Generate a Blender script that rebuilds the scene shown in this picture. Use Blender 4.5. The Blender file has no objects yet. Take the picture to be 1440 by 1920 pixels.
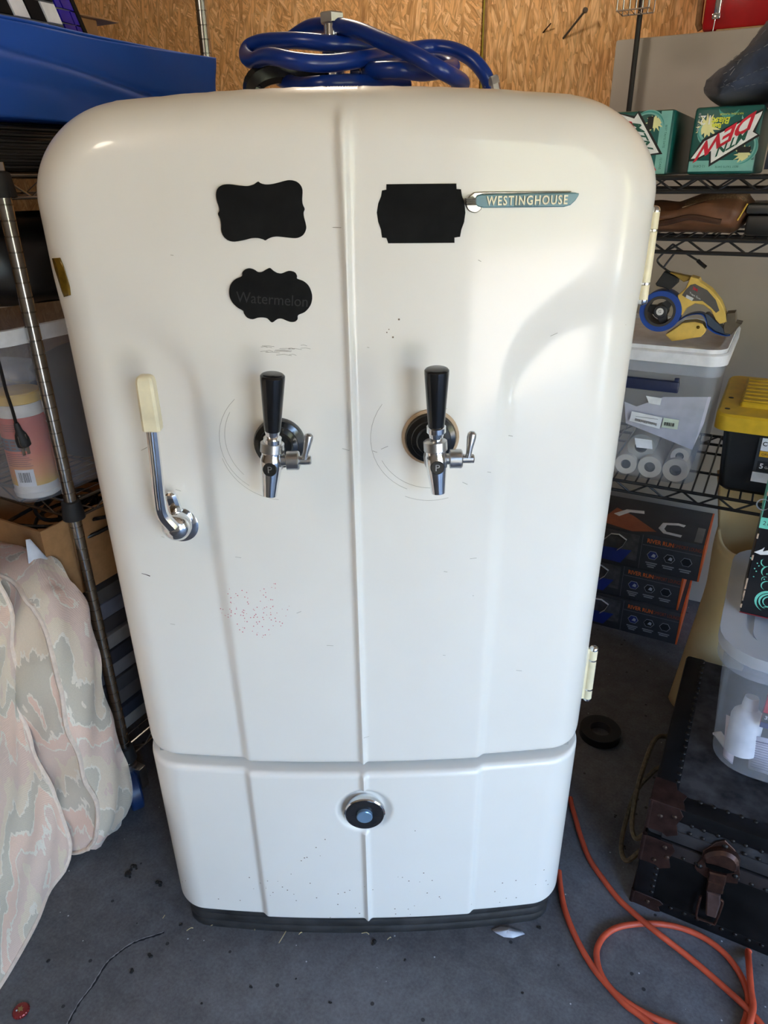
import bpy, bmesh, math, random
import numpy as np
from mathutils import Vector, Matrix
random.seed(7); rng = np.random.RandomState(7)
scene = bpy.context.scene
COL = scene.collection
PI = math.pi

# ------------------------------------------------------------------ camera
FPX = 1330.0
CAM = np.array([0.043, -0.95, 1.42])
PITCH, ROLL = math.radians(25.3), math.radians(0.8)
Fw = np.array([0, math.cos(PITCH), -math.sin(PITCH)])
R0 = np.array([1.0, 0, 0]); U0 = np.cross(R0, Fw)
Rt = R0 * math.cos(ROLL) - U0 * math.sin(ROLL); Up = np.cross(Rt, Fw)
cd = bpy.data.cameras.new('camera'); co = bpy.data.objects.new('camera', cd); COL.objects.link(co)
cd.sensor_fit = 'VERTICAL'; cd.sensor_height = 36.0; cd.lens = FPX * 36.0 / 1920.0
cd.clip_start = 0.01; cd.clip_end = 200
M = Matrix.Identity(4)
for i in range(3):
    M[i][0] = Rt[i]; M[i][1] = Up[i]; M[i][2] = -Fw[i]; M[i][3] = CAM[i]
co.matrix_world = M
scene.camera = co

# room frame: a runs along the back wall to the right, b runs into the back wall
ROT = math.atan2(-0.479, 0.878)
A = np.array([math.cos(ROT), math.sin(ROT), 0.0]); B = np.array([-math.sin(ROT), math.cos(ROT), 0.0])
def W(s, t, z=0.0): return A * s + B * t + np.array([0, 0, z])
def _ray(px, py):
    return Fw * FPX + Rt * (px - 720) + Up * (960 - py)
def _hit(px, py, n, d):
    r = _ray(px, py); k = (d - CAM @ n) / (r @ n); return CAM + r * k
def _st(p): return np.array([p @ A, p @ B, p[2]])
def T(px, py, t): return _st(_hit(px, py, B, t))          # measured on a plane parallel to the back wall
def S(px, py, s): return _st(_hit(px, py, A, s))          # on a plane parallel to the left wall
def Z(px, py, z=0.0): return _st(_hit(px, py, np.array([0, 0, 1.0]), z))
def Yw(px, py, y): return _hit(px, py, np.array([0, 1.0, 0]), y)   # on a plane parallel to the refrigerator front (world)

# ------------------------------------------------------------------ light
scene.view_settings.view_transform = 'Standard'
scene.view_settings.look = 'None'
scene.view_settings.gamma = 1.0
scene.view_settings.use_curve_mapping = False
scene.view_settings.exposure = 1.94
world = bpy.data.worlds.new('sky'); scene.world = world
world.use_nodes = True
wn = world.node_tree; wn.nodes.clear()
wo = wn.nodes.new('ShaderNodeOutputWorld'); wb = wn.nodes.new('ShaderNodeBackground')
sk = wn.nodes.new('ShaderNodeTexSky'); sk.sky_type = 'NISHITA'; sk.sun_disc = False
SUN_EL = math.radians(52)
sun_dir = Vector(W(-0.96, 0.28, 0)).normalized() * math.cos(SUN_EL) + Vector((0, 0, math.sin(SUN_EL)))   # towards the sun, behind the garage
sk.sun_elevation = SUN_EL
sk.sun_rotation = math.atan2(sun_dir.x, sun_dir.y)
sk.air_density = 1.0; sk.dust_density = 0.3; sk.ozone_density = 2.0
wn.links.new(sk.outputs[0], wb.inputs[0]); wb.inputs[1].default_value = 2.0
wn.links.new(wb.outputs[0], wo.inputs[0])
sd = bpy.data.lights.new('sun', 'SUN'); so = bpy.data.objects.new('sun', sd); COL.objects.link(so)
sd.energy = 13.0; sd.angle = math.radians(0.6); sd.color = (1.0, 0.88, 0.72)
so.rotation_euler = sun_dir.to_track_quat('Z', 'Y').to_euler()
# the open garage door: a portal that helps the renderer find the sky through it
LAMP_A, FILL_B = 5.0, 3.6
T_FRONT = -1.9; DOOR_S0, DOOR_S1, DOOR_H = 1.85, 3.6, 2.15
SIDE_S, SIDE_T0, SIDE_T1, SIDE_H = 3.9, -0.95, -0.1, 2.1     # side doorway in the right wall
pd = bpy.data.lights.new('door_portal', 'AREA'); po = bpy.data.objects.new('door_portal', pd); COL.objects.link(po)
pd.shape = 'RECTANGLE'; pd.size = DOOR_S1 - DOOR_S0; pd.size_y = DOOR_H
pd.cycles.is_portal = True
po.location = W((DOOR_S0 + DOOR_S1) / 2, T_FRONT - 0.02, DOOR_H / 2)
po.rotation_euler = Vector(-B).to_track_quat('Z', 'Y').to_euler()

pd2 = bpy.data.lights.new('side_door_portal', 'AREA'); po2 = bpy.data.objects.new('side_door_portal', pd2); COL.objects.link(po2)
pd2.shape = 'RECTANGLE'; pd2.size = SIDE_T1 - SIDE_T0; pd2.size_y = SIDE_H
pd2.cycles.is_portal = True
po2.location = W(SIDE_S + 0.02, (SIDE_T0 + SIDE_T1) / 2, SIDE_H / 2)
po2.rotation_euler = Vector(A).to_track_quat('Z', 'Y').to_euler()

# warm ceiling lamp in front on the left; over the back, an added fill light
for nm, loc, pw, rad in (('warm_light', (-1.35, -1.25, 2.35), LAMP_A, 0.14), ('warm_light', tuple(W(-0.7, 1.05, 2.35)), FILL_B, 0.10)):
    ld = bpy.data.lights.new(nm, 'POINT'); lo = bpy.data.objects.new(nm, ld); COL.objects.link(lo)
    ld.energy = pw; ld.shadow_soft_size = rad; ld.color = (1.0, 0.88, 0.72); lo.location = loc

# ------------------------------------------------------------------ materials
def lin(c):
    return tuple(((x / 255) / 12.92 if x / 255 <= 0.04045 else ((x / 255 + 0.055) / 1.055) ** 2.4) for x in c) + (1.0,)
class NT:
    def __init__(s, name):
        s.m = bpy.data.materials.new(name); s.m.use_nodes = True
        s.t = s.m.node_tree; s.b = s.t.nodes['Principled BSDF']; s.out = s.t.nodes['Material Output']
    def n(s, typ, **kw):
        x = s.t.nodes.new(typ)
        for k, v in kw.items():
            if k.startswith('i_'):
                key = k[2:]; key = int(key) if key.isdigit() else key.replace('_', ' ')
                x.inputs[key].default_value = v
            else: setattr(x, k, v)
        return x
    def l(s, a, b): s.t.links.new(a, b)
    def set(s, **kw):
        for k, v in kw.items(): s.b.inputs[k.replace('_', ' ')].default_value = v
    def coord(s, scale=(1, 1, 1), rot=(0, 0, 0), loc=(0, 0, 0), kind='Object'):
        tc = s.n('ShaderNodeTexCoord'); mp = s.n('ShaderNodeMapping')
        mp.inputs['Scale'].default_value = scale; mp.inputs['Rotation'].default_value = rot; mp.inputs['Location'].default_value = loc
        s.l(tc.outputs[kind], mp.inputs[0]); return mp.outputs[0]
    def noise(s, vec, scale, detail=4, rough=0.55, dist=0.0):
        x = s.n('ShaderNodeTexNoise'); x.inputs['Scale'].default_value = scale; x.inputs['Detail'].default_value = detail
        x.inputs['Roughness'].default_value = rough; x.inputs['Distortion'].default_value = dist
        s.l(vec, x.inputs['Vector']); return x.outputs['Fac']
    def ramp(s, fac, stops, interp='LINEAR'):
        r = s.n('ShaderNodeValToRGB'); r.color_ramp.interpolation = interp
        e = r.color_ramp.elements
        while len(e) < len(stops): e.new(0.5)
        for k, (p, c) in enumerate(stops):
            e[k].position = p; e[k].color = c if len(c) == 4 else tuple(c) + (1,)
        s.l(fac, r.inputs[0]); return r.outputs[0]
    def mix(s, fac, a, b, mode='MIX'):
        x = s.n('ShaderNodeMix'); x.data_type = 'RGBA'; x.blend_type = mode
        for v, i in ((fac, 0), (a, 6), (b, 7)):
            if hasattr(v, 'is_linked') or hasattr(v, 'links'): s.l(v, x.inputs[i])
            else: x.inputs[i].default_value = v
        return x.outputs[2]
    def math(s, op, a, b=0.5):
        x = s.n('ShaderNodeMath'); x.operation = op
        for v, i in ((a, 0), (b, 1)):
            if hasattr(v, 'links'): s.l(v, x.inputs[i])
            else: x.inputs[i].default_value = v
        return x.outputs[0]
    def bump(s, h, strength=0.3, dist=0.002):
        x = s.n('ShaderNodeBump'); x.inputs['Strength'].default_value = strength; x.inputs['Distance'].default_value = dist
        s.l(h, x.inputs['Height']); s.l(x.outputs[0], s.b.inputs['Normal'])
    def color(s, c): s.l(c, s.b.inputs['Base Color'])
MATS = {}
def mat(name, rgb, rough=0.5, metal=0.0, vary=0.12, scale=30, bump=0.0, coat=0.0, spec=None, bscale=None, sheen=0.0):
    """plain paint / plastic / metal with a little procedural variation"""
    if name in MATS: return MATS[name]
    k = NT(name); c = lin(rgb) if max(rgb) > 1 else tuple(rgb) + (1,)
    k.set(Roughness=rough, Metallic=metal)
    if coat: k.set(Coat_Weight=coat, Coat_Roughness=0.08)
    if spec is not None: k.b.inputs['Specular IOR Level'].default_value = spec
    if sheen: k.b.inputs['Sheen Weight'].default_value = sheen
    v = k.coord(); f = k.noise(v, scale)
    lo = tuple(x * (1 - vary) for x in c[:3]) + (1,); hi = tuple(min(1, x * (1 + vary)) for x in c[:3]) + (1,)
    k.color(k.ramp(f, [(0.3, lo), (0.7, hi)]))
    if bump: k.bump(k.noise(v, bscale or scale * 6, 3), bump, 0.001)
    MATS[name] = k.m; return k.m
def clear_mat(name, rgb, opacity=0.3, rough=0.25):
    """milky clear plastic: part see-through, part glossy white"""
    k = NT(name); c = lin(rgb); k.set(Base_Color=c, Roughness=rough)
    k.b.inputs['Specular IOR Level'].default_value = 0.6
    tr = k.n('ShaderNodeBsdfTransparent'); tr.inputs[0].default_value = (0.93, 0.94, 0.96, 1)
    v = k.coord(); f = k.noise(v, 9, 3)
    fac = k.math('ADD', k.math('MULTIPLY', f, 0.14), opacity - 0.07)
    mx = k.n('ShaderNodeMixShader'); k.l(fac, mx.inputs[0]); k.l(tr.outputs[0], mx.inputs[1]); k.l(k.b.outputs[0], mx.inputs[2])
    k.l(mx.outputs[0], k.out.inputs[0]); MATS[name] = k.m; return k.m

def make_enamel():
    k = NT('cream_enamel'); v = k.coord()
    base = k.ramp(k.noise(v, 3, 3), [(0.3, lin((231, 226, 217))), (0.7, lin((236, 232, 224)))])
    # rust specks, thick on the lower left of the kick panel
    sep = k.n('ShaderNodeSeparateXYZ'); k.l(v, sep.inputs[0])
    vor = k.n('ShaderNodeTexVoronoi'); vor.inputs['Scale'].default_value = 95; k.l(v, vor.inputs['Vector'])
    speck = k.math('LESS_THAN', vor.outputs['Distance'], 0.13)
    dens = k.noise(k.coord((1, 1, 1)), 7, 2)
    lowm = k.n('ShaderNodeMapRange'); k.l(sep.outputs['Z'], lowm.inputs['Value'])
    for kk, vv in (('From Min', 0.42), ('From Max', 0.10), ('To Min', 0.0), ('To Max', 0.30)): lowm.inputs[kk].default_value = vv
    thr = k.math('GREATER_THAN', k.math('ADD', dens, lowm.outputs[0]), 0.73)
    pick = k.n('ShaderNodeTexWhiteNoise'); k.l(vor.outputs['Position'], pick.inputs['Vector'])
    few = k.math('GREATER_THAN', pick.outputs['Value'], 0.62)
    sm = k.math('MULTIPLY', k.math('MULTIPLY', speck, thr), few)
    c1 = k.mix(sm, base, lin((120, 98, 76)))
    # pink marker dots in a patch left of the ridge
    v2 = k.n('ShaderNodeTexVoronoi'); v2.inputs['Scale'].default_value = 230; k.l(v, v2.inputs['Vector'])
    d2 = k.math('LESS_THAN', v2.outputs['Distance'], 0.24)
    vm = k.n('ShaderNodeVectorMath'); vm.operation = 'DISTANCE'; k.l(v, vm.inputs[0]); vm.inputs[1].default_value = (-0.165, 0.0, 0.80)
    near = k.math('LESS_THAN', k.math('ADD', vm.outputs['Value'], k.math('MULTIPLY', k.noise(v, 28, 3), 0.16)), 0.125)
    p2 = k.n('ShaderNodeTexWhiteNoise'); k.l(v2.outputs['Position'], p2.inputs['Vector'])
    pm = k.math('MULTIPLY', k.math('MULTIPLY', d2, near), k.math('GREATER_THAN', p2.outputs['Value'], 0.45))
    c2 = k.mix(k.math('MULTIPLY', pm, 0.85), c1, lin((206, 84, 104)))
    k.color(c2)
    k.set(Roughness=0.38, Coat_Weight=0.5, Coat_Roughness=0.08)
    k.bump(k.noise(v, 120, 2), 0.02, 0.001)
    return k.m
ENAMEL = make_enamel()

def make_osb(name, tint=1.0, scl=1.0, rot=0.0, side=False, spread=1.0):
    k = NT(name); cols = None
    pal = [lin((128, 86, 50)), lin((190, 142, 90)), lin((210, 164, 110)), lin((172, 124, 74)), lin((222, 182, 132)), lin((150, 102, 60))]
    out = None; hb = None
    for i, (ang, sx, sy) in enumerate(((0.25, 44, 10), (1.2, 78, 20), (-0.5, 56, 22), (0.7, 90, 16), (-0.15, 62, 13))):
        v0 = k.coord((1, 1, 1), (0, 0, PI / 2 if side else 0))
        mq = k.n('ShaderNodeMapping'); mq.inputs['Rotation'].default_value = (0, ang * spread + rot, 0); mq.inputs['Location'].default_value = (i * 3.7, i * 1.3, i * 2.1); k.l(v0, mq.inputs[0]); v = mq.outputs[0]
        nz = k.n('ShaderNodeTexNoise'); nz.inputs['Scale'].default_value = 7; k.l(v, nz.inputs['Vector'])
        wob = k.mix(0.022, v, nz.outputs['Color'], 'ADD')
        mp = k.n('ShaderNodeMapping'); mp.inputs['Scale'].default_value = (sx * scl, 3, sy * scl); k.l(wob, mp.inputs[0])
        vo = k.n('ShaderNodeTexVoronoi'); vo.inputs['Scale'].default_value = 1.0; k.l(mp.outputs[0], vo.inputs['Vector'])
        wn_ = k.n('ShaderNodeTexWhiteNoise'); k.l(vo.outputs['Position'], wn_.inputs['Vector'])
        mp2 = k.n('ShaderNodeMapping'); mp2.inputs['Scale'].default_value = (190, 8, 14); k.l(wob, mp2.inputs[0])
        grain = k.noise(mp2.outputs[0], 1.0, 3)
        g = k.math('ADD', k.math('MULTIPLY', wn_.outputs['Value'], 0.42), k.math('MULTIPLY', grain, 0.68))
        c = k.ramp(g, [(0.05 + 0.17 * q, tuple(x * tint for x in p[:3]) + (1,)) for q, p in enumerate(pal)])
        edge = k.ramp(vo.outputs['Distance'], [(0.45, (1, 1, 1)), (0.75, (0.72, 0.68, 0.62))])
        c = k.mix(1.0, c, edge, 'MULTIPLY')
        if out is None: out, hb = c, wn_.outputs['Value']
        else:
            w2 = k.n('ShaderNodeTexWhiteNoise'); w2.noise_dimensions = '4D'; w2.inputs['W'].default_value = i
            k.l(vo.outputs['Position'], w2.inputs['Vector'])
            sel = k.math('GREATER_THAN', w2.outputs['Value'], 0.62)
            out = k.mix(sel, out, c); 
            hb = k.math('ADD', hb, k.math('MULTIPLY', sel, wn_.outputs['Value']))
    k.color(out); k.set(Roughness=0.72); k.bump(hb, 0.35, 0.002)
    MATS[name] = k.m; return k.m

def make_concrete():
    k = NT('concrete'); v = k.coord()
    a_ = k.noise(v, 2.2, 6, 0.6); b_ = k.noise(v, 26, 5, 0.65); c_ = k.noise(v, 160, 3, 0.6)
    m = k.math('ADD', k.math('MULTIPLY', a_, 0.45), k.math('ADD', k.math('MULTIPLY', b_, 0.35), k.math('MULTIPLY', c_, 0.3)))
    col = k.ramp(m, [(0.34, lin((54, 54, 56))), (0.5, lin((82, 82, 85))), (0.7, lin((108, 109, 113)))])
    vo = k.n('ShaderNodeTexVoronoi'); vo.inputs['Scale'].default_value = 42; k.l(v, vo.inputs['Vector'])
    p = k.n('ShaderNodeTexWhiteNoise'); k.l(vo.outputs['Position'], p.inputs['Vector'])
    sp = k.math('MULTIPLY', k.math('LESS_THAN', vo.outputs['Distance'], 0.16), k.math('GREATER_THAN', p.outputs['Value'], 0.90))
    col = k.mix(sp, col, lin((40, 39, 40)))
    sp2 = k.math('MULTIPLY', k.math('LESS_THAN', vo.outputs['Distance'], 0.07), k.math('LESS_THAN', p.outputs['Value'], 0.2))
    col = k.mix(sp2, col, lin((176, 178, 182)))
    k.color(col); k.set(Roughness=0.62); k.bump(k.math('ADD', b_, k.math('MULTIPLY', c_, 0.8)), 0.35, 0.002)
    return k.m

def make_flame(name, seed):
    k = NT(name)
    v = k.coord((1, 1, 1), (0, 0, 0), (seed, seed * 0.7, 0))
    mp = k.n('ShaderNodeMapping'); mp.inputs['Scale'].default_value = (6, 6, 2.6); k.l(v, mp.inputs[0])
    big = k.noise(mp.outputs[0], 1.0, 2, 0.5, 0.3)
    mp3 = k.n('ShaderNodeMapping'); mp3.inputs['Scale'].default_value = (46, 46, 14); k.l(v, mp3.inputs[0])
    fine = k.noise(mp3.outputs[0], 1.0, 3, 0.6)
    sep = k.n('ShaderNodeSeparateXYZ'); k.l(v, sep.inputs[0])
    h = k.math('ADD', k.math('MULTIPLY', sep.outputs['Z'], 2.6), k.math('ADD', k.math('MULTIPLY', big, 3.6), k.math('MULTIPLY', fine, 0.42)))
    fr = k.math('FRACT', h)
    pink, cream, sage, beige, rose = (lin((244, 210, 188)), lin((246, 234, 216)), lin((214, 202, 182)), lin((240, 220, 194)), lin((236, 208, 190)))
    col = k.ramp(fr, [(0.0, pink), (0.24, cream), (0.28, sage), (0.5, cream), (0.535, beige), (0.72, rose), (0.95, cream)], 'CONSTANT')
    # fine diagonal rib weave
    wv = k.n('ShaderNodeTexWave'); wv.inputs['Scale'].default_value = 160; wv.inputs['Distortion'].default_value = 0.6; wv.bands_direction = 'DIAGONAL'
    k.l(v, wv.inputs['Vector'])
    tex = k.noise(v, 420, 2)
    col = k.mix(0.28, col, k.ramp(wv.outputs['Fac'], [(0.2, (0.80, 0.77, 0.74)), (0.8, (1, 1, 1))]), 'MULTIPLY')
    col = k.mix(0.5, col, k.ramp(tex, [(0.3, (0.84, 0.83, 0.82)), (0.7, (1, 1, 1))]), 'MULTIPLY')
    k.color(col); k.set(Roughness=0.9); k.b.inputs['Sheen Weight'].default_value = 0.25
    k.bump(k.math('ADD', wv.outputs['Fac'], tex), 0.25, 0.0008)
    return k.m

CHROME = mat('chrome', (0.82, 0.83, 0.84), 0.10, 1.0, 0.05)
STEEL = mat('brushed_steel', (0.52, 0.52, 0.52), 0.30, 1.0, 0.15)
POSTMETAL = mat('shelf_post_metal', (0.42, 0.41, 0.39), 0.22, 1.0, 0.15)
BLACKMETAL = mat('black_shelf_coating', (0.012, 0.012, 0.013), 0.4, 0.0, 0.2)
BLACKPLASTIC = mat('black_plastic', (0.010, 0.010, 0.011), 0.22, 0.0, 0.2)
BLACKMATTE = mat('matte_black', (0.014, 0.014, 0.015), 0.65, 0.0, 0.25)
RUBBER = mat('black_rubber', (0.018, 0.017, 0.016), 0.7, 0.0, 0.4, 18, 0.2)
IVORY = mat('ivory_plastic', (232, 220, 186), 0.35)
WHITEPAPER = mat('white_paper', (232, 232, 236), 0.8)
WHITEPLASTIC = mat('white_plastic', (222, 222, 224), 0.4)
CARD = mat('brown_cardboard', (166, 122, 78), 0.85, 0, 0.1, 60)
BLUEHOSE = mat('blue_hose_rubber', (14, 50, 134), 0.28, 0, 0.1, 20)
YELLOW = mat('yellow_plastic', (222, 178, 40), 0.45)
TANYELLOW = mat('tan_yellow_plastic', (226, 190, 96), 0.45)
BROWNMETAL = mat('rusty_brown_metal', (70, 48, 40), 0.42, 0.65, 0.4, 60, 0.3)

# ------------------------------------------------------------------ mesh building
def catmull(pts, n=6, closed=False):
    P = [np.array(p, float) for p in pts]; out = []
    m = len(P)
    for i in range(m if closed else m - 1):
        p0 = P[(i - 1) % m] if closed or i > 0 else 2 * P[0] - P[1]
        p1 = P[i]; p2 = P[(i + 1) % m]
        p3 = P[(i + 2) % m] if closed or i + 2 < m else 2 * P[-1] - P[-2]
        for k in range(n):
            u = k / n
            out.append(0.5 * (2 * p1 + (p2 - p0) * u + (2 * p0 - 5 * p1 + 4 * p2 - p3) * u * u + (3 * p1 - p0 - 3 * p2 + p3) * u ** 3))
    if not closed: out.append(P[-1])
    return out
class MB:
    """collects shapes and links them as ONE mesh object"""
    def __init__(s): s.v = []; s.f = []; s.mi = []
    def add(s, verts, faces, mi=0):
        o = len(s.v); s.v.extend([tuple(map(float, p)) for p in verts])
        s.f.extend([tuple(i + o for i in f) for f in faces]); s.mi.extend([mi] * len(faces)); return s
    def box(s, lo, hi, bev=0.0, mi=0, seg=2, xf=None):
        bm = bmesh.new(); bmesh.ops.create_cube(bm, size=1.0)
        lo = np.array(lo, float); hi = np.array(hi, float)
        for v in bm.verts: v.co = Vector((lo + hi) / 2 + np.array(v.co) * (hi - lo))
        if bev > 0: bmesh.ops.bevel(bm, geom=list(bm.edges), offset=bev, segments=seg, affect='EDGES', profile=0.5)
        return s.bm(bm, mi, xf)
    def bm(s, bm, mi=0, xf=None):
        bm.verts.index_update()
        vs = [np.array(v.co) for v in bm.verts]
        if xf is not None: vs = [xf(p) for p in vs]
        fs = [tuple(v.index for v in f.verts) for f in bm.faces]; bm.free()
        return s.add(vs, fs, mi)
    def lathe(s, prof, org, axis, n=24, mi=0, cap=True):
        """prof: list of (distance along axis, radius)"""
        ax = np.array(axis, float); ax /= np.linalg.norm(ax); org = np.array(org, float)
        h = np.array([0, 0, 1.0]) if abs(ax[2]) < 0.9 else np.array([1.0, 0, 0])
        e1 = np.cross(ax, h); e1 /= np.linalg.norm(e1); e2 = np.cross(ax, e1)
        vs = []; fs = []
        for d, r in prof:
            for k in range(n):
                q = 2 * PI * k / n; vs.append(org + ax * d + (e1 * math.cos(q) + e2 * math.sin(q)) * r)
        for i in range(len(prof) - 1):
            for k in range(n):
                k2 = (k + 1) % n; fs.append((i * n + k, i * n + k2, (i + 1) * n + k2, (i + 1) * n + k))
        if cap:
            fs.append(tuple(range(n))[::-1]); fs.append(tuple((len(prof) - 1) * n + k for k in range(n)))
        return s.add(vs, fs, mi)
    def cyl(s, p0, p1, r0, r1=None, n=12, mi=0):
        p0 = np.array(p0, float); p1 = np.array(p1, float); d = np.linalg.norm(p1 - p0)
        return s.lathe([(0, r0), (d, r0 if r1 is None else r1)], p0, p1 - p0, n, mi)
    def tube(s, pts, r, n=8, mi=0, closed=False, flat=None):
        P = [np.array(p, float) for p in pts]; m = len(P); vs = []; fs = []
        prev = None
        for i in range(m):
            tg = (P[(i + 1) % m] - P[(i - 1) % m]) if closed else (P[min(i + 1, m - 1)] - P[max(i - 1, 0)])
            tg /= (np.linalg.norm(tg) + 1e-12)
            if prev is None:
                h = np.array([0, 0, 1.0]) if abs(tg[2]) < 0.9 else np.array([1.0, 0, 0])
                e1 = np.cross(tg, h)
            else: e1 = prev - tg * (prev @ tg)
            e1 /= np.linalg.norm(e1); e2 = np.cross(tg, e1); prev = e1
            rr = r[i] if hasattr(r, '__len__') else r
            for k in range(n):
                q = 2 * PI * k / n; vs.append(P[i] + (e1 * math.cos(q) + e2 * math.sin(q) * (flat or 1)) * rr)
        for i in range(m if closed else m - 1):
            j = (i + 1) % m
            for k in range(n):
                k2 = (k + 1) % n; fs.append((i * n + k, i * n + k2, j * n + k2, j * n + k))
        if not closed:
            fs.append(tuple(range(n))[::-1]); fs.append(tuple((m - 1) * n + k for k in range(n)))
        return s.add(vs, fs, mi)
    def prism(s, outline, d0, d1, frame, mi=0, bev=0.0):
        """outline: 2D points; frame(u, v, d) gives 3D; extruded from d0 to d1 (d1 side bevelled inwards)"""
        n = len(outline); O = [np.array(p, float) for p in outline]
        area = sum(O[i][0] * O[(i + 1) % n][1] - O[(i + 1) % n][0] * O[i][1] for i in range(n))
        if area < 0: O = O[::-1]
        rings = [(O, d0)]
        if bev > 0:
            ins = []
            for i in range(n):
                e = O[(i + 1) % n] - O[i - 1]; e /= (np.linalg.norm(e) + 1e-12)
                ins.append(O[i] + np.array([-e[1], e[0]]) * bev)
            rings += [(O, d1 - math.copysign(bev, d1 - d0)), (ins, d1)]
        else: rings.append((O, d1))
        vs = [frame(p[0], p[1], d) for ring, d in rings for p in ring]; fs = []
        for r in range(len(rings) - 1):
            for i in range(n):
                j = (i + 1) % n; fs.append((r * n + i, r * n + j, (r + 1) * n + j, (r + 1) * n + i))
        fs.append(tuple(range(n))[::-1]); fs.append(tuple((len(rings) - 1) * n + i for i in range(n)))
        return s.add(vs, fs, mi)
    def grid(s, fn, nu, nv, mi=0, closeu=False):
        vs = [fn(i / (nu - 1 if not closeu else nu), j / (nv - 1)) for j in range(nv) for i in range(nu)]; fs = []
        for j in range(nv - 1):
            for i in range(nu if closeu else nu - 1):
                i2 = (i + 1) % nu; fs.append((j * nu + i, j * nu + i2, (j + 1) * nu + i2, (j + 1) * nu + i))
        return s.add(vs, fs, mi)
    def text(s, body, frame, size, mi=0, depth=0.0, sx=1.0, align='CENTER', shear=0.0, space=1.0, off=0.0):
        vs, fs = text_geo(body, size, depth, align, shear, space, off)
        return s.add([frame(p[0] * sx, p[1], p[2]) for p in vs], fs, mi)
    def build(s, name, mats, parent=None, sharp=35, solid=0.0, sub=0, kind=None, label=None):
        me = bpy.data.meshes.new(name)
        org = np.zeros(3)
        if parent is not None: org = np.array(parent['_org'])
        me.from_pydata([tuple(np.array(p) - org) for p in s.v], [], s.f)
        for m_ in (mats if isinstance(mats, (list, tuple)) else [mats]): me.materials.append(m_)
        me.polygons.foreach_set('material_index', s.mi); me.polygons.foreach_set('use_smooth', [True] * len(s.f))
        bm = bmesh.new(); bm.from_mesh(me); bmesh.ops.recalc_face_normals(bm, faces=bm.faces); bm.to_mesh(me); bm.free()
        me.set_sharp_from_angle(angle=math.radians(sharp))
        me.update()
        o = bpy.data.objects.new(name, me); COL.objects.link(o)
        if parent is not None: o.parent = parent; o['_org'] = list(parent['_org'])
        if solid:
            md = o.modifiers.new('thickness', 'SOLIDIFY'); md.thickness = solid; md.offset = 0
        if sub:
            md = o.modifiers.new('smooth', 'SUBSURF'); md.levels = sub; md.render_levels = sub
        if kind: o['kind'] = kind
        if label: o['label'] = label
        return o
_TX = {}
def text_geo(body, size, depth, align, shear, space, off=0.0):
    key = (body, size, depth, align, shear, space, off)
    if key not in _TX:
        cu = bpy.data.curves.new('lettering', 'FONT'); cu.body = body; cu.size = size; cu.extrude = depth
        cu.align_x = align; cu.align_y = 'CENTER'; cu.shear = shear; cu.space_character = space; cu.resolution_u = 3; cu.offset = off
        ob = bpy.data.objects.new('lettering', cu); COL.objects.link(ob)
        bpy.context.view_layer.update()
        me = bpy.data.meshes.new_from_object(ob.evaluated_get(bpy.context.evaluated_depsgraph_get()))
        _TX[key] = ([np.array(v.co) for v in me.vertices], [tuple(p.vertices) for p in me.polygons])
        bpy.data.objects.remove(ob); bpy.data.curves.remove(cu); bpy.data.meshes.remove(me)
    return _TX[key]

THINGS = []
def thing(name, label, cat, org, group=None, room=True):
    """an Empty at the thing's base; its parts are built in room (s,t,z) or world coordinates"""
    o = bpy.data.objects.new(name, None); COL.objects.link(o); o.empty_display_size = 0.05
    o['_org'] = [float(x) for x in org]
    if room: o.location = W(*org); o.rotation_euler = (0, 0, ROT)
    else: o.location = tuple(org)
    o['label'] = label; o['category'] = cat
    if group: o['group'] = group
    THINGS.append(o); return o
def single(mb, name, mats, label, cat, org, group=None, room=True, kind=None, **kw):
    """a thing that is one mesh"""
    e = {'_org': [float(x) for x in org]}
    class P(dict): pass
    s_ = MB(); s_.f = mb.f; s_.mi = mb.mi; s_.v = [tuple(np.array(p) - np.array(org)) for p in mb.v]
    o = s_.build(name, mats, None, **kw)
    o['_org'] = e['_org']
    if room: o.location = W(*org); o.rotation_euler = (0, 0, ROT)
    else: o.location = tuple(org)
    o['label'] = label; o['category'] = cat
    if group: o['group'] = group
    if kind: o['kind'] = kind
    THINGS.append(o); return o
def struct(mb, name, mats, parent=None, room=True, **kw):
    o = mb.build(name, mats, parent, **kw)
    if parent is None:
        o['kind'] = 'structure'; o['_org'] = [0, 0, 0]
        if room: o.rotation_euler = (0, 0, ROT)
    return o
def FT(t):      # frame for prints and plates on a plane facing the room: u = s, v = z, d = towards the viewer
    return lambda u, v, d: np.array([u, t - d, v])
def FS(s_):     # frame on a plane facing right (+a): u = t, v = z, d = towards +a
    return lambda u, v, d: np.array([s_ + d, u, v])
def smooth(x, a_, b_):
    x = np.clip((np.asarray(x, float) - a_) / (b_ - a_), 0, 1); return x * x * (3 - 2 * x)

# ------------------------------------------------------------------ the garage
OSB = make_osb('osb_sheathing', 1.5); OSB2 = make_osb('osb_sheathing_light', 1.5, 1.0, 0.0, False, 0.3)
CONCRETE = make_concrete()
WALLPAINT = mat('white_wall_paint', (176, 168, 158), 0.55, 0, 0.05, 6)
CEIL = mat('ceiling_boards', (150, 132, 112), 0.8, 0, 0.15, 5)
T_BACK = 1.90; S_L, S_R = -2.7, 3.9
m = MB(); m.box((S_L, T_FRONT, -0.12), (S_R, T_BACK, 0)); floor = struct(m, 'floor', CONCRETE)
m = MB(); m.box((S_L, T_FRONT, 2.7), (S_R, T_BACK, 2.8)); struct(m, 'ceiling', CEIL)
m = MB(); m.box((S_L - 0.1, T_FRONT, -0.12), (S_L, T_BACK + 0.1, 2.8)); struct(m, 'wall_left', make_osb('osb_left_shaded', 0.35, 1.0, 0.0, True))  # boards darkened by tint to paint in the shade on this side
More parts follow.
